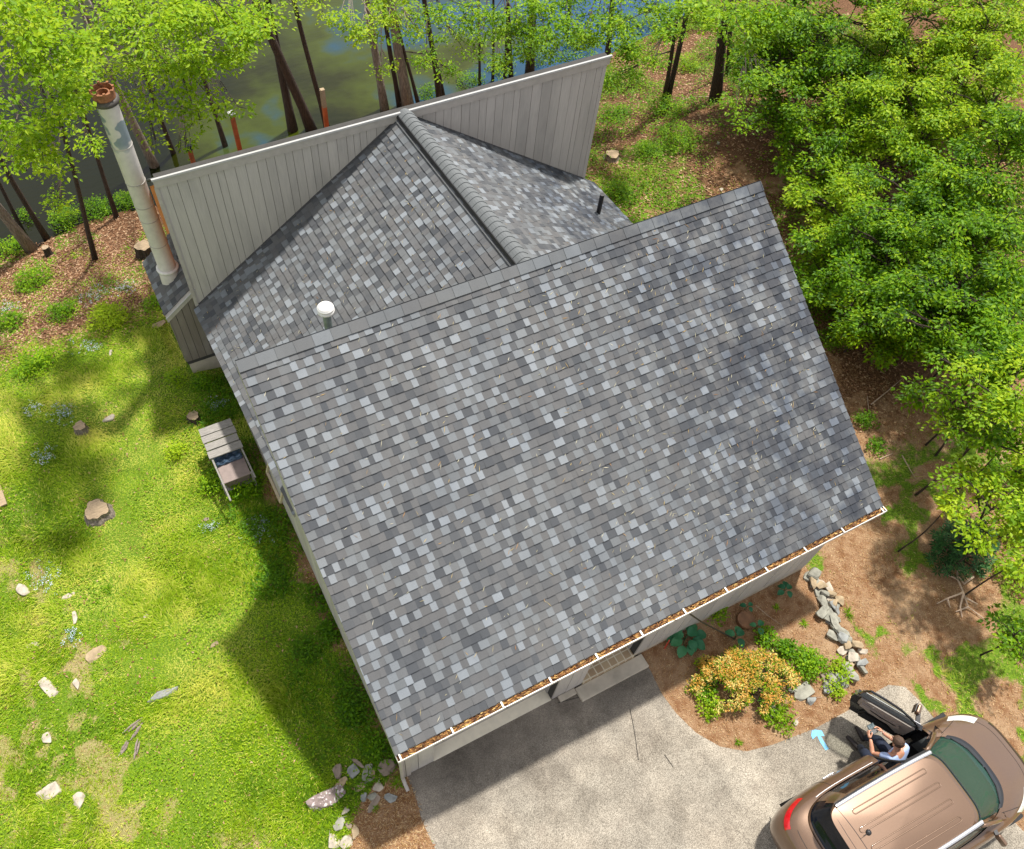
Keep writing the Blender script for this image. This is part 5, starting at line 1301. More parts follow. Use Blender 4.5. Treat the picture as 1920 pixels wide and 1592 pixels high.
# --- trunks on the left bank and behind the tall wall
TR = [ # base px, second px on the trunk, radius, bark, label
 ((62, 468), (2, 372), .15, 'l', 'thick pale barked tree leaning at the far left of the bank'),
 ((45, 440), (12, 380), .06, 'd', 'thin dark tree just left of the thick pale one'),
 ((88, 446), (46, 350), .085, 'd', 'slim dark tree rising straight from the pond edge at left'),
 ((176, 486), (150, 400), .07, 'd', 'slim tree standing in the leaf litter at left'),
 ((218, 408), (196, 340), .07, 'd', 'slim tree between the pond and the metal flue'),
 ((300, 330), (238, 180), .15, 'l', 'grooved pale tree directly behind the metal flue'),
 ((333, 308), (303, 200), .08, 'd', 'slim dark tree at the left end of the tall wall'),
 ((428, 290), (402, 215), .08, 'd', 'dark tree beside the capped red post'),
 ((552, 255), (522, 105), .15, 'd', 'left trunk of the dark pair behind the tall wall'),
 ((590, 250), (540, 125), .17, 'd', 'right leaning trunk of the dark pair behind the tall wall'),
 ((616, 245), (581, 95), .09, 'd', 'slim dark tree by the bare topped red post'),
 ((724, 215), (702, 95), .14, 'l', 'grey brown tree left of the grooved pale trunk'),
 ((752, 208), (738, 90), .09, 'd', 'thin dark tree touching the grooved pale trunk'),
 ((768, 205), (752, 60), .19, 'l', 'broad grooved pale trunk above the roof peak'),
 ((788, 200), (770, 90), .06, 'd', 'very thin tree right of the grooved pale trunk'),
 ((826, 188), (803, 60), .10, 'd', 'curving dark tree right of the roof peak'),
 ((835, 186), (820, 70), .06, 'd', 'thin dark tree right of the curving one'),
 ((900, 168), (896, 60), .05, 'd', 'thin sapling over the blue water'),
 ((924, 160), (920, 60), .05, 'd', 'second thin sapling over the blue water'),
 ((947, 155), (945, 50), .07, 'd', 'left trunk of a close pair over the water'),
 ((960, 152), (958, 40), .08, 'd', 'right trunk of a close pair over the water'),
 ((993, 146), (996, 20), .16, 'd', 'thick black trunk behind the right half of tall wall'),
 ((1244, 196), (1262, 70), .07, 'd', 'slimmer stem of the forked pair right of tall wall'),
 ((1250, 194), (1284, 40), .09, 'd', 'thicker stem of the forked pair right of tall wall'),
 ((1343, 190), (1364, 40), .17, 'd', 'thick dark trunk at the edge of the brown path'),
 ((1368, 140), (1385, 30), .08, 'd', 'dark trunk just behind the thick path side trunk'),
 ((1140, 110), (1148, 20), .10, 'd', 'trunk among the green leaves above the wall end'),
 ((1060, 90), (1064, 10), .08, 'd', 'shaded trunk above the right half of the tall wall')]
# leafy blobs: picture position of the blob, height, radius, vertical radius -> tree index
BL = {0: [(25, 60, 8, 1.1, .5), (60, 170, 7.2, 1.0, .5), (15, 260, 6, .8, .4), (20, 20, 9, 1.2, .5)],
      2: [(95, 100, 8, 1.0, .5), (80, 250, 6.0, .9, .4), (50, 320, 5, .6, .3)],
      3: [(140, 50, 7.5, 1.1, .5), (90, 200, 6.4, .9, .45), (105, 305, 4.6, .7, .35), (115, 370, 3.6, .5, .3), (120, 130, 6.2, .9, .4)],
      4: [(215, 40, 6.0, 1.3, .5), (165, 262, 4.2, .6, .35), (250, 110, 4.8, 1.0, .4), (150, 170, 4.6, .8, .35)],
      5: [(280, 50, 6.4, 1.3, .5), (270, 190, 4.4, .7, .35), (310, 120, 5.6, 1.0, .4), (180, 90, 4.6, 1.1, .4)],
      6: [(340, 30, 7.0, 1.3, .5), (315, 200, 4.8, .7, .4), (292, 262, 3.8, .4, .25), (350, 160, 5.6, .9, .4)],
      7: [(410, 40, 7.0, 1.3, .5), (395, 125, 6, 1.1, .45), (425, 205, 4.8, .6, .3), (375, 225, 4.6, .6, .3), (348, 272, 4.0, .3, .2)],
      8: [(470, 20, 6.5, 1.2, .4), (460, 95, 5.4, .7, .35)], 9: [(530, 10, 5.6, .5, .3)], 10: [(600, 5, 5, .6, .3)],
      11: [(655, 25, 4.6, 1.1, .4), (690, 65, 4, .6, .3)], 13: [(740, 20, 4.4, 1.1, .4), (765, 55, 3.8, .6, .3)], 15: [(830, 20, 4, 1.1, .4), (855, 75, 3, .6, .3)],
      17: [(885, 30, 3.6, .9, .4), (900, 100, 2, .6, .3)], 19: [(945, 35, 3.6, 1.1, .5), (930, 110, 1.2, .8, .4)], 16: [(800, 120, 1.6, .8, .4), (780, 60, 3, .8, .4)], 18: [(905, 70, 2.4, .9, .4)], 12: [(715, 130, 2.4, .5, .3)], 14: [(850, 130, 1.0, .7, .4)], 20: [(975, 85, 2.6, .8, .4)], 21: [(1010, 30, 3.6, 1.4, .6), (1045, 95, 2, .9, .5), (1000, 80, 2.4, .8, .4)],
      26: [(1120, 30, 3.6, 1.6, .8), (1165, 90, 2, 1.2, .7), (1090, 80, 2.4, 1.1, .6)], 27: [(1060, 30, 3.6, 1.4, .7)], 22: [(1210, 30, 4, 1.5, .8), (1180, 130, 1.6, 1.0, .6)], 23: [(1290, 20, 5, 1.1, .6), (1225, 90, 2.6, .8, .5)],
      24: [(1400, 60, 5.5, 1.2, .6), (1420, 130, 4, .9, .5), (1360, 20, 7, 1.0, .5)], 25: [(1450, 20, 6, 1.3, .6), (1400, 190, 2.8, .7, .4)]}
for i, (bp_, tp_, r, bk, lb) in enumerate(TR):
    base, p = lean(bp_, tp_); d = (p - base).normalized(); h = 8.8 if i < 12 else 8.0
    d.z = max(d.z, .8); top = base + d * (h / d.z)
    blobs = [(gz(u, v, z), rr, rz) for u, v, z, rr, rz in BL.get(i, [])]
    lf = ML_BRIGHT if i < 14 else ML_MID
    tree(lb, base, top, r * 1.0, r * .45, blobs, lf, MB_LIGHT if bk == 'l' else MB_DARK, dens=1.0 if i < 9 else .8, tone=(.25, .85), group='trees between the house and the pond')

# --- dense young trees on the right
RT = [ # u, v, z, r, rz, tone lo, hi, leaf kind, label
 (1540, 60, 5.5, 1.9, 1.1, .2, .7, 'm', 'leafy tree at the top, first right of the dark trunks'), (1690, 30, 6.2, 2.1, 1.2, .3, .9, 'b', 'bright crown at the top of the picture, second from dark trunks'),
 (1850, 50, 6.6, 2.3, 1.3, .3, .9, 'b', 'bright crown in the far top right corner'), (1500, 150, 4.2, 1.4, .8, .2, .7, 'm', 'mid green crown over the upper end of the path'),
 (1640, 170, 5.0, 1.5, .9, .3, .8, 'b', 'light green crown with a forked trunk beside the path'), (1790, 190, 5.6, 2.0, 1.1, .3, .9, 'b', 'yellow green crown below the top right corner'),
 (1900, 250, 6.2, 1.9, 1.0, .3, .8, 'm', 'crown at the right edge under the corner tree'), (1560, 290, 3.4, .9, .6, .3, .8, 'm', 'small crown reaching over the sunny clearing'),
 (1730, 360, 4.4, 1.8, 1.0, .2, .7, 'm', 'wide crown beside the dark gap in the woods'), (1870, 420, 5.0, 2.0, 1.0, .2, .7, 'm', 'broad crown at the right edge level with the roof corner'),
 (1620, 450, 2.8, 1.3, .7, .2, .7, 'm', 'low leafy crown near the back right roof corner'), (1560, 520, 2.2, .8, .5, .2, .7, 'm', 'low branch of leaves touching the right roof edge'),
 (1750, 540, 3.8, 1.7, .9, .2, .7, 'm', 'crown over the lower side of the dense wood'), (1880, 620, 4.8, 1.9, 1.0, .2, .6, 'm', 'deep green crown at the right edge, mid picture'),
 (1650, 590, 2.6, .9, .5, .3, .8, 'm', 'bright sprays hanging above the leaf litter'), (1862, 700, 3.8, 1.1, .8, .1, .5, 'm', 'shaded crown above the dark hollow'),
 (1900, 760, 4.4, 1.4, .8, .3, .9, 'b', 'bright crown at the right edge above the evergreen shrub'), (1895, 830, 3.0, .5, .4, .2, .7, 'm', 'small shaded crown over the dark hollow'),
 (1890, 930, 3.4, .8, .4, .4, .95, 'b', 'sunlit spreading branch over the dark evergreen shrub'), (1785, 948, 2.8, .45, .16, .4, .95, 'b', 'low sunlit branch reaching left over evergreen shrub'),
 (1925, 1045, 2.9, .55, .3, .4, .9, 'b', 'bright crown at the right edge level with the dead branch'), (1905, 1190, 1.6, .6, .4, .2, .6, 'm', 'small shaded sapling at the right edge near the car'),
 (1600, 370, 3.6, 1.2, .7, .3, .8, 'b', 'sunny crown between the clearing and the wide crown'), (1680, 260, 4.4, 1.5, .8, .2, .8, 'b', 'crown left of the dark gap in the woods'), (1770, 80, 6.0, 1.6, .9, .3, .9, 'b', 'crown joining the two bright top crowns'), (1610, 110, 5, 1.4, .8, .2, .7, 'm', 'crown between the first two top trees'), (1820, 520, 4.4, 1.5, .9, .2, .7, 'm', 'crown filling the right wood above the deep green one'), (1660, 540, 3.2, 1.2, .7, .2, .7, 'm', 'crown hanging above the upper litter patch'), (1850, 600, 4.0, 1.2, .8, .2, .7, 'm', 'crown right of the leaf litter patch'), (1700, 440, 4, 1.4, .8, .2, .7, 'm', 'mid wood crown right of the low leafy one'), (1470, 60, 5, 1.4, .8, .2, .7, 'm', 'crown right behind the dark trunks'), (1850, 340, 5.2, 1.6, .8, .2, .8, 'm', 'crown between the right edge trees'), (1900, 130, 6.8, 1.6, .9, .3, .9, 'b', 'crown in the right edge below the corner'), (1890, 520, 5, 1.5, .8, .2, .7, 'm', 'crown at the right edge above the deep green one'), (1890, 700, 4.2, 1.3, .7, .2, .7, 'm', 'crown at the right edge below the deep green one'), (1580, 200, 4.2, 1.1, .6, .2, .8, 'm', 'crown left of the forked path side tree'), (1905, 880, 3.4, .6, .4, .3, .8, 'b', 'bright sprays at the right above the evergreen'), (1920, 985, 3.2, .7, .5, .3, .9, 'b', 'bright crown at the right edge beside evergreen'),
 (1760, -40, 7, 1.8, .9, .3, .9, 'b', 'crown cut by the top edge of the picture at right'), (1620, -30, 6.5, 1.7, .9, .2, .8, 'm', 'crown cut by the top edge above the first right tree'), (1900, -40, 7.5, 1.8, .9, .3, .9, 'b', 'crown cut by the top right corner'), (1500, -30, 6, 1.6, .8, .2, .8, 'm', 'crown cut by the top edge beside the dark trunks'),
 (1480, 310, 2.0, .6, .35, .3, .8, 'm', 'sapling with two stems on the brown path'), (1690, 470, 3.6, 1.2, .7, .2, .7, 'm', 'small crown between two wide ones'), (1810, 300, 5, 1.5, .8, .2, .8, 'm', 'crown filling the wood between bright and dark greens')]
for i, (u, v, z, r, rz, t0, t1, k_, lb) in enumerate(RT):
    z = z * (.62 if v < 640 else .75); r *= 1.08; c = gz(u, v, z); gx, gy_ = c.x + random.uniform(-.2, .3) * r, c.y + random.uniform(-.2, .3) * r
    if 'two stems' in lb: gg = G(1447, 322); gx, gy_ = gg.x, gg.y
    if i == 4: gg = G(1552, 232); gx, gy_ = gg.x, gg.y
    base = Vector((gx, gy_, H1(gx, gy_)))
    nb = 1 if r < .8 else 5; bl = [(c, r * (.5 if nb > 1 else 1), rz * .5)]
    for q in range(int(4.5 + 3.6 * r) if nb > 1 else 0):
        a = q * 2.4 + random.uniform(-.5, .5); rr_ = r * math.sqrt(random.uniform(.08, 1)); bl.append((c + Vector((math.cos(a) * rr_, math.sin(a) * rr_, random.uniform(-.9, .35) * rz - .5 * rz * (rr_ / r) ** 2)), random.uniform(.32, .62), random.uniform(.14, .26)))
    if nb > 1 and v < 620:
        for f_ in (.5,):
            a = random.uniform(0, 6.28); q_ = base.lerp(c, f_); bl.append((q_ + Vector((math.cos(a) * r * .35, math.sin(a) * r * .35, 0)), r * .8, rz * .6))
    tree(lb, base, c + Vector((0, 0, rz * .5)), .014 + r * .008, .010, bl, ML_BRIGHT if k_ == 'b' else ML_MID, MB_DARK, L=.112, W=.060, K=16, dens=1.6, tone=(max(0, t0 - .2), t1 + .1), group='young trees of the wood on the right')

# --- shrubs and low plants
def shrub(label, p, r, h, lm, L=.06, W=.035, n=70, K=10, tone=(.3, .8), name='shrub', cat='shrub', group=None, sp=.12, up=.5):
    t = thing(name, label, cat, tuple(p), group); v = unit(rng.normal(size=(n, 3))); v[:, 2] = np.abs(v[:, 2]); q = rng.random(n)[:, None] ** .35
    C = v * q * np.array([r, r, h]); C[:, 2] += .03; tn = rng.uniform(tone[0], tone[1], n)
    V, F, T = sprays(C, K, sp, L, W, tn, flat=.35, droop=-.1); np_mesh('foliage', V, F, T, lm, t)
    b = MB()
    for _ in range(7):
        c = C[rng.integers(0, n)]; b.tube([Vector((0, 0, -.03)), Vector(c) * .5 + Vector((0, 0, .06)), Vector(c)], [.012, .008, .004], 5)
    b.build('stems', MB_DARK, t); return t
SH = [(208, 605, .46, .50, 'b', .7, 1, 'rounded bright yellow green shrub in the left yard', 150), (65, 535, .50, .45, 'm', .3, .8, 'bushy green shrub in the leaf litter at the far left', 130), (70, 690, .48, .35, 'm', .4, .9, 'spreading shrub at the left edge of the lawn', 110),
 (25, 610, .35, .3, 'm', .2, .7, 'dark leafed clump at the left edge under the litter', 60), (120, 590, .42, .25, 'm', .2, .7, 'low green clump left of the bright shrub', 80), (300, 575, .35, .3, 'm', .4, .9, 'green clump beside the chimney bay roof', 60),
 (130, 425, .55, .7, 'm', .3, .8, 'green waterside bush between two slim trunks', 130), (185, 405, .55, .6, 'm', .2, .6, 'shaded waterside bush left of the flue', 130), (240, 390, .45, .5, 'm', .2, .7, 'waterside bush right beside the metal flue', 100), (20, 475, .5, .35, 'm', .4, .9, 'low bush by the thick pale trunk', 90), (55, 420, .35, .5, 'm', .2, .6, 'bush growing against the pale trunk', 60),
 (455, 915, .42, .40, 'm', .35, .8, 'leafy plant spilling over the lower end of the bench', 170), (400, 910, .25, .3, 'm', .5, .9, 'fern like plant left of the bench rail', 60),
 (332, 853, .20, .28, 'b', .6, 1, 'single bright fern in the shaded grass', 30), (378, 722, .22, .22, 'm', .2, .6, 'small dark leafed plant near the house wall', 40), (330, 715, .22, .25, 'b', .4, .8, 'bright fern below the chimney bay', 26),
 (620, 1185, .25, .2, 'm', .1, .5, 'dark weeds against the left house wall', 50), (600, 1120, .3, .2, 'm', .1, .5, 'dark weeds growing along the wall foot', 50), (650, 1340, .25, .2, 'm', .1, .5, 'weeds beside the lower left wall', 40), (700, 1400, .2, .2, 'm', .2, .6, 'leafy weed above the corner stones', 40),
 (1512, 1248, .30, .30, 'm', .4, .8, 'lush green perennial with a few yellow flowers inside the stone border', 120), (1570, 1262, .22, .25, 'b', .4, .8, 'narrow leafed green plant draped over the border stones', 50), (1432, 1198, .20, .22, 'm', .3, .7, 'arching green lily clump beside the round disc', 45), (1470, 1220, .15, .18, 'm', .2, .6, 'second lily clump right of the orange shrub', 60),
 (1330, 1325, .20, .14, 'b', .4, .8, 'small green weed on the mulch left of the orange shrub', 30), (1318, 1290, .18, .15, 'm', .3, .7, 'green sprig under the left side of orange shrub', 30), (1340, 1155, .18, .2, 'm', .4, .8, 'small plant between the hosta and the disc', 30), (1455, 1345, .3, .12, 'b', .2, .6, 'olive ground plant below the orange shrub', 50), (1560, 1100 + 190, .16, .16, 'b', .5, .9, 'tuft at the car end of the border stones', 24),
 (1240, 215, .8, .6, 'm', .3, .8, 'bush at the foot of the forked trunks', 170), (1180, 165, .8, .6, 'm', .2, .7, 'bush behind the right end of tall wall', 170), (1270, 270, .7, .5, 'm', .3, .8, 'bush between forked trunks and the grass', 150), (1150, 220, .6, .4, 'm', .2, .6, 'shaded bush right of the wall end', 110), (1160, 370, .5, .3, 'm', .2, .6, 'low bush below the right end of tall wall', 90), (1400, 165, .7, .6, 'm', .2, .7, 'bush behind the thick path side trunk', 130), (1330, 110, .8, .7, 'm', .2, .7, 'bush up the slope behind the dark trunk', 130), (1290, 130, .6, .5, 'b', .3, .8, 'light bush between the trunk groups', 100), (1210, 290, .45, .3, 'm', .3, .7, 'low bush above the pale stump', 70),
 (885, 165, .6, .6, 'm', .2, .7, 'waterside bush peeping over the tall wall', 90), (800, 185, .5, .5, 'm', .2, .7, 'small waterside bush right of the roof peak', 60),
 (1560, 640, .4, .3, 'm', .2, .6, 'low growth beside the right roof edge', 60), (1545, 560, .55, .5, 'm', .3, .8, 'leafy bush beside the right roof edge above the low growth', 110), (1530, 480, .6, .5, 'm', .3, .8, 'bush beside the upper part of the right roof edge', 120), (1590, 600, .5, .45, 'm', .3, .8, 'bush above the leaf litter patch', 90), (1830, 800, .6, .6, 'm', .1, .5, 'shaded bush in the dark hollow', 100), (1870, 900, .6, .6, 'm', .3, .8, 'bush under the bright branch at the right edge', 110), (1900, 1080, .5, .5, 'b', .3, .8, 'bush at the right edge beside the dead branch', 100), (1895, 1000, .45, .4, 'b', .3, .9, 'bush between the evergreen and the right edge', 90), (1910, 1200, .4, .4, 'm', .2, .6, 'shaded bush at the right edge above the car', 80), (1430, 130, .7, .6, 'm', .2, .7, 'bush at the top of the brown path', 120), (1120, 160, .8, .6, 'm', .2, .7, 'bush directly above the right end of tall wall', 130), (1000, 120, .8, .7, 'm', .3, .8, 'waterside bush behind the thick black trunk', 120), (1080, 105, .9, .7, 'm', .3, .8, 'waterside bush left of the wall end', 140), (940, 140, .6, .5, 'b', .3, .8, 'light waterside bush behind the close pair of trunks', 90), (1320, 40, 1.0, .8, 'm', .3, .8, 'bush at the top edge by the forked trunks', 150), (1400, 60, 1.0, .8, 'b', .3, .8, 'light bush at the top edge right of the dark trunks', 150), (1200, 60, .9, .8, 'm', .3, .8, 'bush by the pond between the trunk groups', 150), (1260, 60, .9, .8, 'b', .3, .8, 'light waterside bush by the forked trunks', 150), (1620, 790, .25, .2, 'm', .1, .5, 'dark tuft next to the right roof edge', 40), (1640, 840, .2, .2, 'm', .1, .5, 'dark sprig close to the right gutter end', 30)]
for u, v, r, h, k_, t0, t1, lb, n in SH:
    shrub(lb, G(u, v), r, h, ML_BRIGHT if k_ == 'b' else ML_MID, n=n, tone=(t0, t1), L=.075 if r > .3 else .06, W=.04)
# azalea with orange tips
def azalea():
    p = G(1392, 1282); t = thing('azalea_shrub', 'orange and yellow flowering shrub sprawling over the mulch bed', 'shrub', tuple(p))
    parts, pg = [], []
    n = 900; a = rng.uniform(0, 6.28, n); q = np.sqrt(rng.random(n)) * (.82 + .22 * np.sin(3 * a + 1) * np.sin(5 * a)); C = np.stack([q * np.cos(a) * 1.12, q * np.sin(a) * .74, .10 + .38 * (1 - q * q) + rng.normal(0, .06, n)], 1)
    rz_ = -.55; c_, s_ = math.cos(rz_), math.sin(rz_); C[:, :2] = C[:, :2] @ np.array([[c_, s_], [-s_, c_]])
    gap = vnoise(C[:, 0] * 1.0 + 5, C[:, 1], .22, 44); C = C[(gap > .26)]; n = len(C)
    V, F, T = sprays(C, 8, .05, .058, .020, np.clip(.12 + vnoise(C[:, 0], C[:, 1], .3, 51) * .85 + rng.normal(0, .22, len(C)), 0, 1), flat=.4, droop=-.25); np_mesh('blossom_leaves', V, F, T, ML_ORANGE, t)
    C2 = C[rng.random(n) < .55] - np.array([0, 0, .05]); V, F, T = sprays(C2, 8, .08, .065, .026, rng.uniform(.1, .8, len(C2)), flat=.4); np_mesh('foliage', V, F, T, ML_MID, t)
    b = MB()
    for c in C[::7]: b.tube([Vector((0, 0, -.02)), Vector(c) * .5, Vector(c) - Vector((0, 0, .03))], [.014, .01, .005], 5)
    b.build('stems', MB_DARK, t)
azalea()
def hosta(u, v, n, r, L, label):
    p = G(u, v); t = thing('hosta_plant', label, 'plant', tuple(p))
    for i in range(n):
        a = i * 2.4 + random.uniform(-.3, .3); rr = r * math.sqrt((i + .5) / n); l_ = L * random.uniform(.8, 1.15); d = Vector((math.cos(a), math.sin(a), 0)); s_ = Vector((-d.y, d.x, 0)); o_ = d * rr * .6 + Vector((0, 0, .22 - rr * .3 + random.uniform(-.02, .03)))
        b = MB(); R = []
        for k_ in range(7):
            tt = k_ / 6; w = l_ * .40 * math.sin(math.pi * min(1, tt * .94 + .06)) ** .7; zc = .10 * l_ * math.sin(tt * 2.4) - .35 * l_ * tt * tt
            R.append([o_ + d * (l_ * tt) + s_ * (w * q) + Vector((0, 0, zc + .16 * w * abs(q) * 1.4)) for q in (-1, -.5, 0, .5, 1)])
        b.grid(R, tone=random.uniform(.2, .9)); b.build('leaf', ML_HOSTA, t, smooth=True)
        b = MB(); b.tube([Vector((0, 0, 0)), o_], [.008, .006], 5); 
        if i % 3 == 0: b.build('stalk', ML_HOSTA, t)
hosta(1283, 1200, 15, .36, .25, 'large blue green hosta beside the porch corner'); hosta(1375, 1200, 4, .12, .18, 'two broad hosta leaves at the end of the black pole'); hosta(1415, 1180, 3, .08, .15, 'small hosta right of the round rusty disc')
hosta(1468, 1112, 5, .12, .15, 'small dark hosta alone near the house wall'); hosta(1396, 1143, 3, .07, .12, 'small round leafed hosta above the rusty disc')
def rhodo():
    p = G(1790, 1040); t = thing('evergreen_shrub', 'dark evergreen shrub with leathery leaves on the brown ground', 'shrub', tuple(p)); n = 170
    v = unit(rng.normal(size=(n, 3))); v[:, 2] = np.abs(v[:, 2]); C = v * (rng.random(n)[:, None] ** .3) * np.array([.78, .62, .85]) + np.array([0, 0, .1])
    Ps, Ds, Ns = [], [], []
    for c in C:
        k_ = 8; a = rng.uniform(0, 6.28) + np.arange(k_) * 6.28 / k_; tilt = rng.normal(0, .3, 2)
        D = np.stack([np.cos(a), np.sin(a), .12 - .0 * a + tilt[0] * np.cos(a) + tilt[1] * np.sin(a)], 1); Ps.append(np.tile(c, (k_, 1)) + D * .012); Ds.append(D); Ns.append(np.tile([-tilt[0], -tilt[1], 1], (k_, 1)))
    P, D, N = map(np.concatenate, (Ps, Ds, Ns)); n = len(P); V, F, T = leaves(P, D, unit(N), rng.uniform(.10, .15, n), rng.uniform(.035, .045, n), rng.random(n), .1); np_mesh('foliage', V, F, T, ML_DARK, t)
    b = MB()
    for c in C[::9]: b.tube([Vector((0, 0, -.02)), Vector(c) * .5, Vector(c)], [.02, .012, .006], 5)
    b.build('stems', MB_DARK, t)
rhodo()
# forget-me-not clumps
for u, v, r, n, lb in ((490, 995, .32, 70, 'dense clump of pale blue flowers beside the house wall'), (395, 1010 - 20, .14, 20, 'tiny blue flowers right of the flat pinkish stone'), (120, 775, .30, 50, 'blue flowers between two stumps in the sun'), (65, 770, .2, 30, 'small patch of blue flowers at the far left'), (180, 560, .45, 60, 'drift of pale blue flowers above the bright shrub'), (235, 545, .35, 50, 'blue flowers beside the chimney bay'), (165, 655, .3, 40, 'blue flowers at the foot of the bright shrub'), (90, 1085, .3, 40, 'blue flowers beside the tall pale rock'), (85, 840 + 20, .25, 36, 'faint blue flowers in long sunny grass'), (410, 760, .22, 40, 'blue flowers above the bench'), (20, 580, .3, 40, 'pale blue flowers at the left edge'), (140, 1195, .18, 24, 'few blue flowers beside the thin pale rock')):
    p = G(u, v); t = thing('forget_me_nots', lb, 'flowers', tuple(p)); C = np.stack([rng.normal(0, r * .5, n), rng.normal(0, r * .5, n), rng.uniform(.04, .14, n)], 1)
    V, F, T = sprays(C, 6, .035, .020, .016, rng.uniform(.2, 1, n), flat=.3); np_mesh('blossoms', V, F, T, ML_BLUE, t)
    V, F, T = sprays(C - np.array([0, 0, .03]), 5, .06, .06, .016, rng.uniform(.1, .7, n), flat=.3); np_mesh('foliage', V, F, T, ML_MID, t)
# spiky tufts
for u, v, r, lb in ((665, 1515, .14, 'bright spiky tuft beside the lichen slab'), (704, 1517, .07, 'tiny green tuft in the dry mulch'), (745, 1470, .12, 'weed tuft at the house corner'), (1455, 1140, .09, 'small grass tuft in the middle of the mulch bed'), (1505, 1170, .1, 'dark tuft near the border stones'), (1590, 1150, .12, 'green tuft just outside the stone border'), (203, 1107, .12, 'pale broad leafed weed in the lawn'), (1383, 1393, .08, 'thin tuft at the lowest point of the mulch bed'), (1325, 1345, .12, 'bright weed close to the paving edge')):
    p = G(u, v); n = 26; a = rng.uniform(0, 6.28, n); D = np.stack([np.cos(a), np.sin(a), rng.uniform(.2, 1.2, n)], 1); V, F, T = leaves(np.zeros((n, 3)) + rng.normal(0, .01, (n, 3)), D, unit(np.stack([-np.cos(a) * .7, -np.sin(a) * .7, np.ones(n)], 1)), rng.uniform(.8, 1.2, n) * r * 1.3, .016, rng.uniform(.3, .9, n), .1)
    o = np_mesh('grass_tuft', V, F, T, ML_MID); o.location = p; tag(o, lb, 'plant')
# ------------------------------------------------------------------ grass, litter and needles lying on the ground
DRV = [(p[0], p[1]) for p in DRIVE]
def sample(n, x0, x1, y0, y1, w):
    x = rng.uniform(x0, x1, n); y = rng.uniform(y0, y1, n); ok = (rng.random(n) < w(x, y)) & ~inpoly(x, y, DRV) & ~inpoly(x, y, HOUSE_FOOT) & ~inpoly(x, y, BUMP_FOOT) & (shore_d(x, y) > .2)
    return x[ok], y[ok]
def onground(x, y, dz=0): return np.stack([x, y, hgt(x, y) + dz], 1)
def blades(x, y, Lm, Wm, lean_):
    n = len(x); P = onground(x, y, -.004); a = vnoise(x, y, .7, 21) * 9 + rng.normal(0, .9, n); D = np.stack([np.cos(a) * lean_, np.sin(a) * lean_, rng.uniform(.35, 1, n)], 1)
    N = np.stack([-np.cos(a), -np.sin(a), lean_ * np.ones(n)], 1); tall = .45 + 1.9 * vnoise(x, y, .9, 22) ** 2.2
    tone = np.clip(-.15 + .75 * vnoise(x, y, 2.4, 23) + .55 * vnoise(x, y, .45, 24) + rng.normal(0, .16, n), 0, 1); tone = np.where(rng.random(n) < .07, 1.0, tone)
    return leaves(P, D, unit(N), Lm * tall * rng.uniform(.6, 1.3, n), Wm * rng.uniform(.7, 1.2, n), tone, .05)
gw = lambda x, y: np.clip(zones(x, y)[0] * 1.0 + (.12 + .5 * (vnoise(x, y, .28, 71) > .55)) * (x < 1) * (x > -9) * (y < 14.5) * ~inpoly(x, y, BED2), 0, 1)
x, y = sample(330000, -8.5, 1.2, -1.0, 16.5, gw)
tag(np_mesh('grass', *blades(x, y, .085, .011, .75), ML_GRASS), 'rough yellow green lawn grass on the left of the house', 'grass', kind='stuff')
x, y = sample(90000, 9.8, 19, -2, 20, lambda x, y: gw(x, y) * .8)
tag(np_mesh('grass', *blades(x, y, .09, .011, .75), ML_GRASS), 'patchy grass tufts on the brown ground right of the house', 'grass', kind='stuff')
PTH = G(1400, 285)
# broad leafed ground cover
x, y = sample(60000, -8.5, 1.2, -1.0, 21, lambda x, y: np.clip(zones(x, y)[0] * (vnoise(x, y, .9, 31) > .48) * .9 + (y > 14.5) * .45 * (vnoise(x, y, .6, 32) > .4), 0, 1))
n = len(x); P = onground(x, y, .02) + np.stack([np.zeros(n), np.zeros(n), rng.uniform(0, .05, n)], 1); a = rng.uniform(0, 6.28, n); D = np.stack([np.cos(a), np.sin(a), rng.normal(.1, .2, n)], 1); N = unit(np.stack([rng.normal(0, .35, n), rng.normal(0, .35, n), np.ones(n)], 1))
tag(np_mesh('ground_cover', *leaves(P, D, N, rng.uniform(.03, .06, n), rng.uniform(.02, .035, n), np.clip(.35 + .5 * vnoise(x, y, .8, 33) + rng.normal(0, .12, n), 0, 1)), ML_BRIGHT), 'clover and small weeds growing through the lawn', 'ground cover', kind='stuff')
x, y = sample(110000, 9.5, 26, 8, 30, lambda x, y: np.clip((vnoise(x, y, 1.0, 35) - .30) * 2.4, 0, .95) * (shore_d(x, y) > .3) * sstep(10.8, 12, x) * (1 - .9 * np.exp(-(((x - PTH.x) / 2.6) ** 2 + ((y - PTH.y) / 1.5) ** 2))))
n = len(x); P = onground(x, y, .02) + np.stack([np.zeros(n), np.zeros(n), rng.uniform(0, .22, n)], 1); a = rng.uniform(0, 6.28, n); D = np.stack([np.cos(a), np.sin(a), rng.normal(.1, .2, n)], 1); N = unit(np.stack([rng.normal(0, .35, n), rng.normal(0, .35, n), np.ones(n)], 1))
tag(np_mesh('undergrowth', *leaves(P, D, N, rng.uniform(.06, .11, n), rng.uniform(.03, .055, n), rng.uniform(.1, .8, n)), ML_MID), 'low leafy undergrowth on the wooded slope', 'undergrowth', kind='stuff')
x, y = sample(26000, -.7, .9, 3.0, 13, lambda x, y: np.clip((vnoise(x, y, .5, 61) - .3) * 2.2, 0, 1) * sstep(-.7, .2, x))
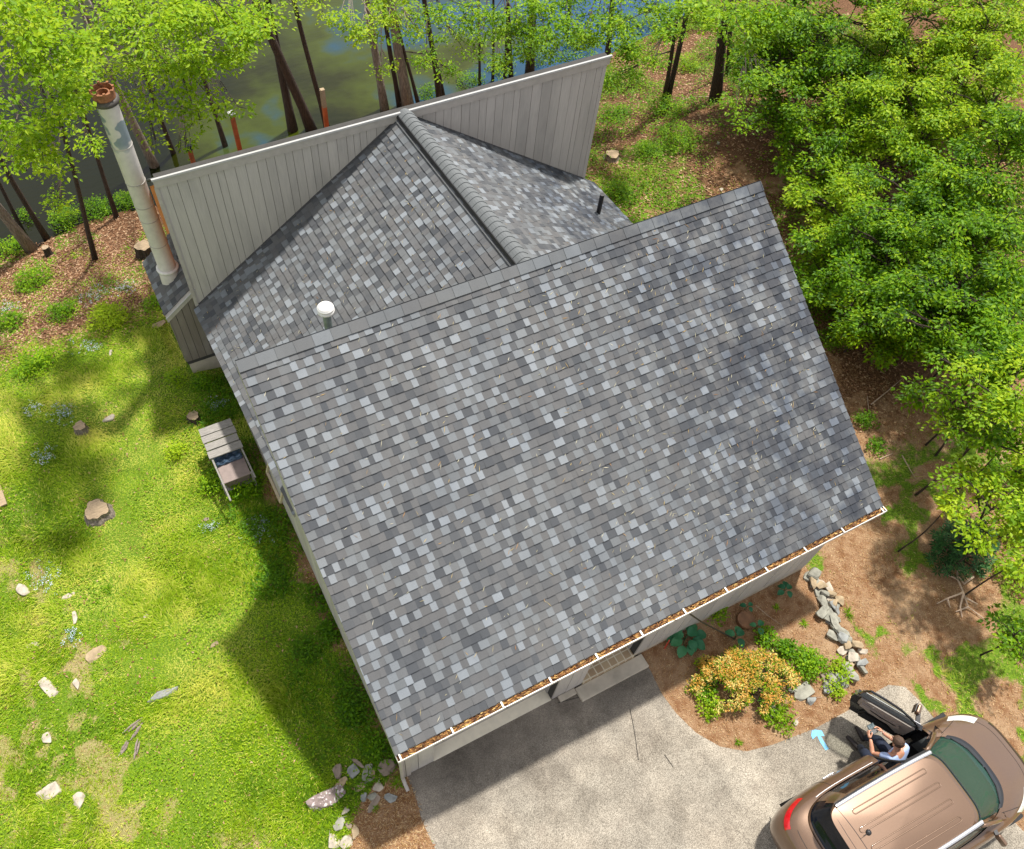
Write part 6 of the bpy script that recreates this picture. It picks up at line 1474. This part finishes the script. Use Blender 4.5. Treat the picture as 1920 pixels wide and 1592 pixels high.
n = len(x); P = onground(x, y, .01) + np.stack([np.zeros(n), np.zeros(n), rng.uniform(0, .16, n)], 1); a = rng.uniform(0, 6.28, n); D = np.stack([np.cos(a), np.sin(a), rng.normal(.2, .2, n)], 1); N = unit(np.stack([rng.normal(0, .35, n), rng.normal(0, .35, n), np.ones(n)], 1))
tag(np_mesh('wall_weeds', *leaves(P, D, N, rng.uniform(.05, .10, n), rng.uniform(.018, .035, n), rng.uniform(0, .6, n)), ML_MID), 'dark leafy weeds along the foot of the left wall', 'weeds', kind='stuff')
# dead leaves
def flakes(x, y, L0, L1, mat, name, lb, ratio=(.35, .6), up=.0):
    n = len(x); P = onground(x, y, .008) + np.stack([np.zeros(n), np.zeros(n), rng.uniform(0, .02, n) + up], 1); a = rng.uniform(0, 6.28, n); D = np.stack([np.cos(a), np.sin(a), rng.normal(0, .12, n)], 1); N = unit(np.stack([rng.normal(0, .3, n), rng.normal(0, .3, n), np.ones(n)], 1)); L = rng.uniform(L0, L1, n)
    tag(np_mesh(name, *leaves(P, D, N, L, L * rng.uniform(ratio[0], ratio[1], n), rng.random(n), .15), mat), lb, 'leaf litter', kind='stuff')
x, y = sample(60000, -9, 3, 14.0, 24, lambda x, y: np.clip(zones(x, y)[1] * .95, 0, 1)); flakes(x, y, .04, .10, ML_LITTER, 'leaf_litter', 'brown dead leaves covering the bank by the pond')
x, y = sample(80000, 10.3, 26, 3.5, 28, lambda x, y: np.clip(zones(x, y)[1] * .8 + .35 * (y > 5) * (x < 16), 0, 1)); flakes(x, y, .05, .11, ML_LITTER, 'leaf_litter', 'brown dead leaves under the trees on the right')
x, y = sample(16000, -8, 1.0, -1, 15, lambda x, y: .16 + .30 * (vnoise(x, y, .5, 47) > .62) + .55 * sstep(.0, .8, x)); flakes(x, y, .03, .07, ML_LITTER, 'leaf_litter', 'scattered dead leaves in the lawn and along the wall')
# dry needles
x, y = sample(150000, 5.5, 15.5, -3.5, 12, lambda x, y: np.clip((1 - zones(x, y)[0]) * (.35 + .65 * vnoise(x, y, .5, 41)), 0, 1)); flakes(x, y, .03, .075, ML_NEEDLE, 'dry_needles', 'tan needles and chips covering the bed and bare ground', ratio=(.06, .16))
x, y = sample(30000, -1.5, 1.8, -1.2, 2.9, lambda x, y: inpoly(x, y, BED2) * 1.0); flakes(x, y, .03, .09, ML_NEEDLE, 'dry_needles', 'dry straw beside the paving at the bottom left', ratio=(.06, .16))
x, y = sample(40000, -8.5, -1.5, -1, 14, lambda x, y: np.clip(1 - zones(x, y)[0], 0, 1) * .8); flakes(x, y, .03, .08, ML_NEEDLE, 'dry_straw', 'straw coloured dead grass in the thin parts of the lawn', ratio=(.06, .14))
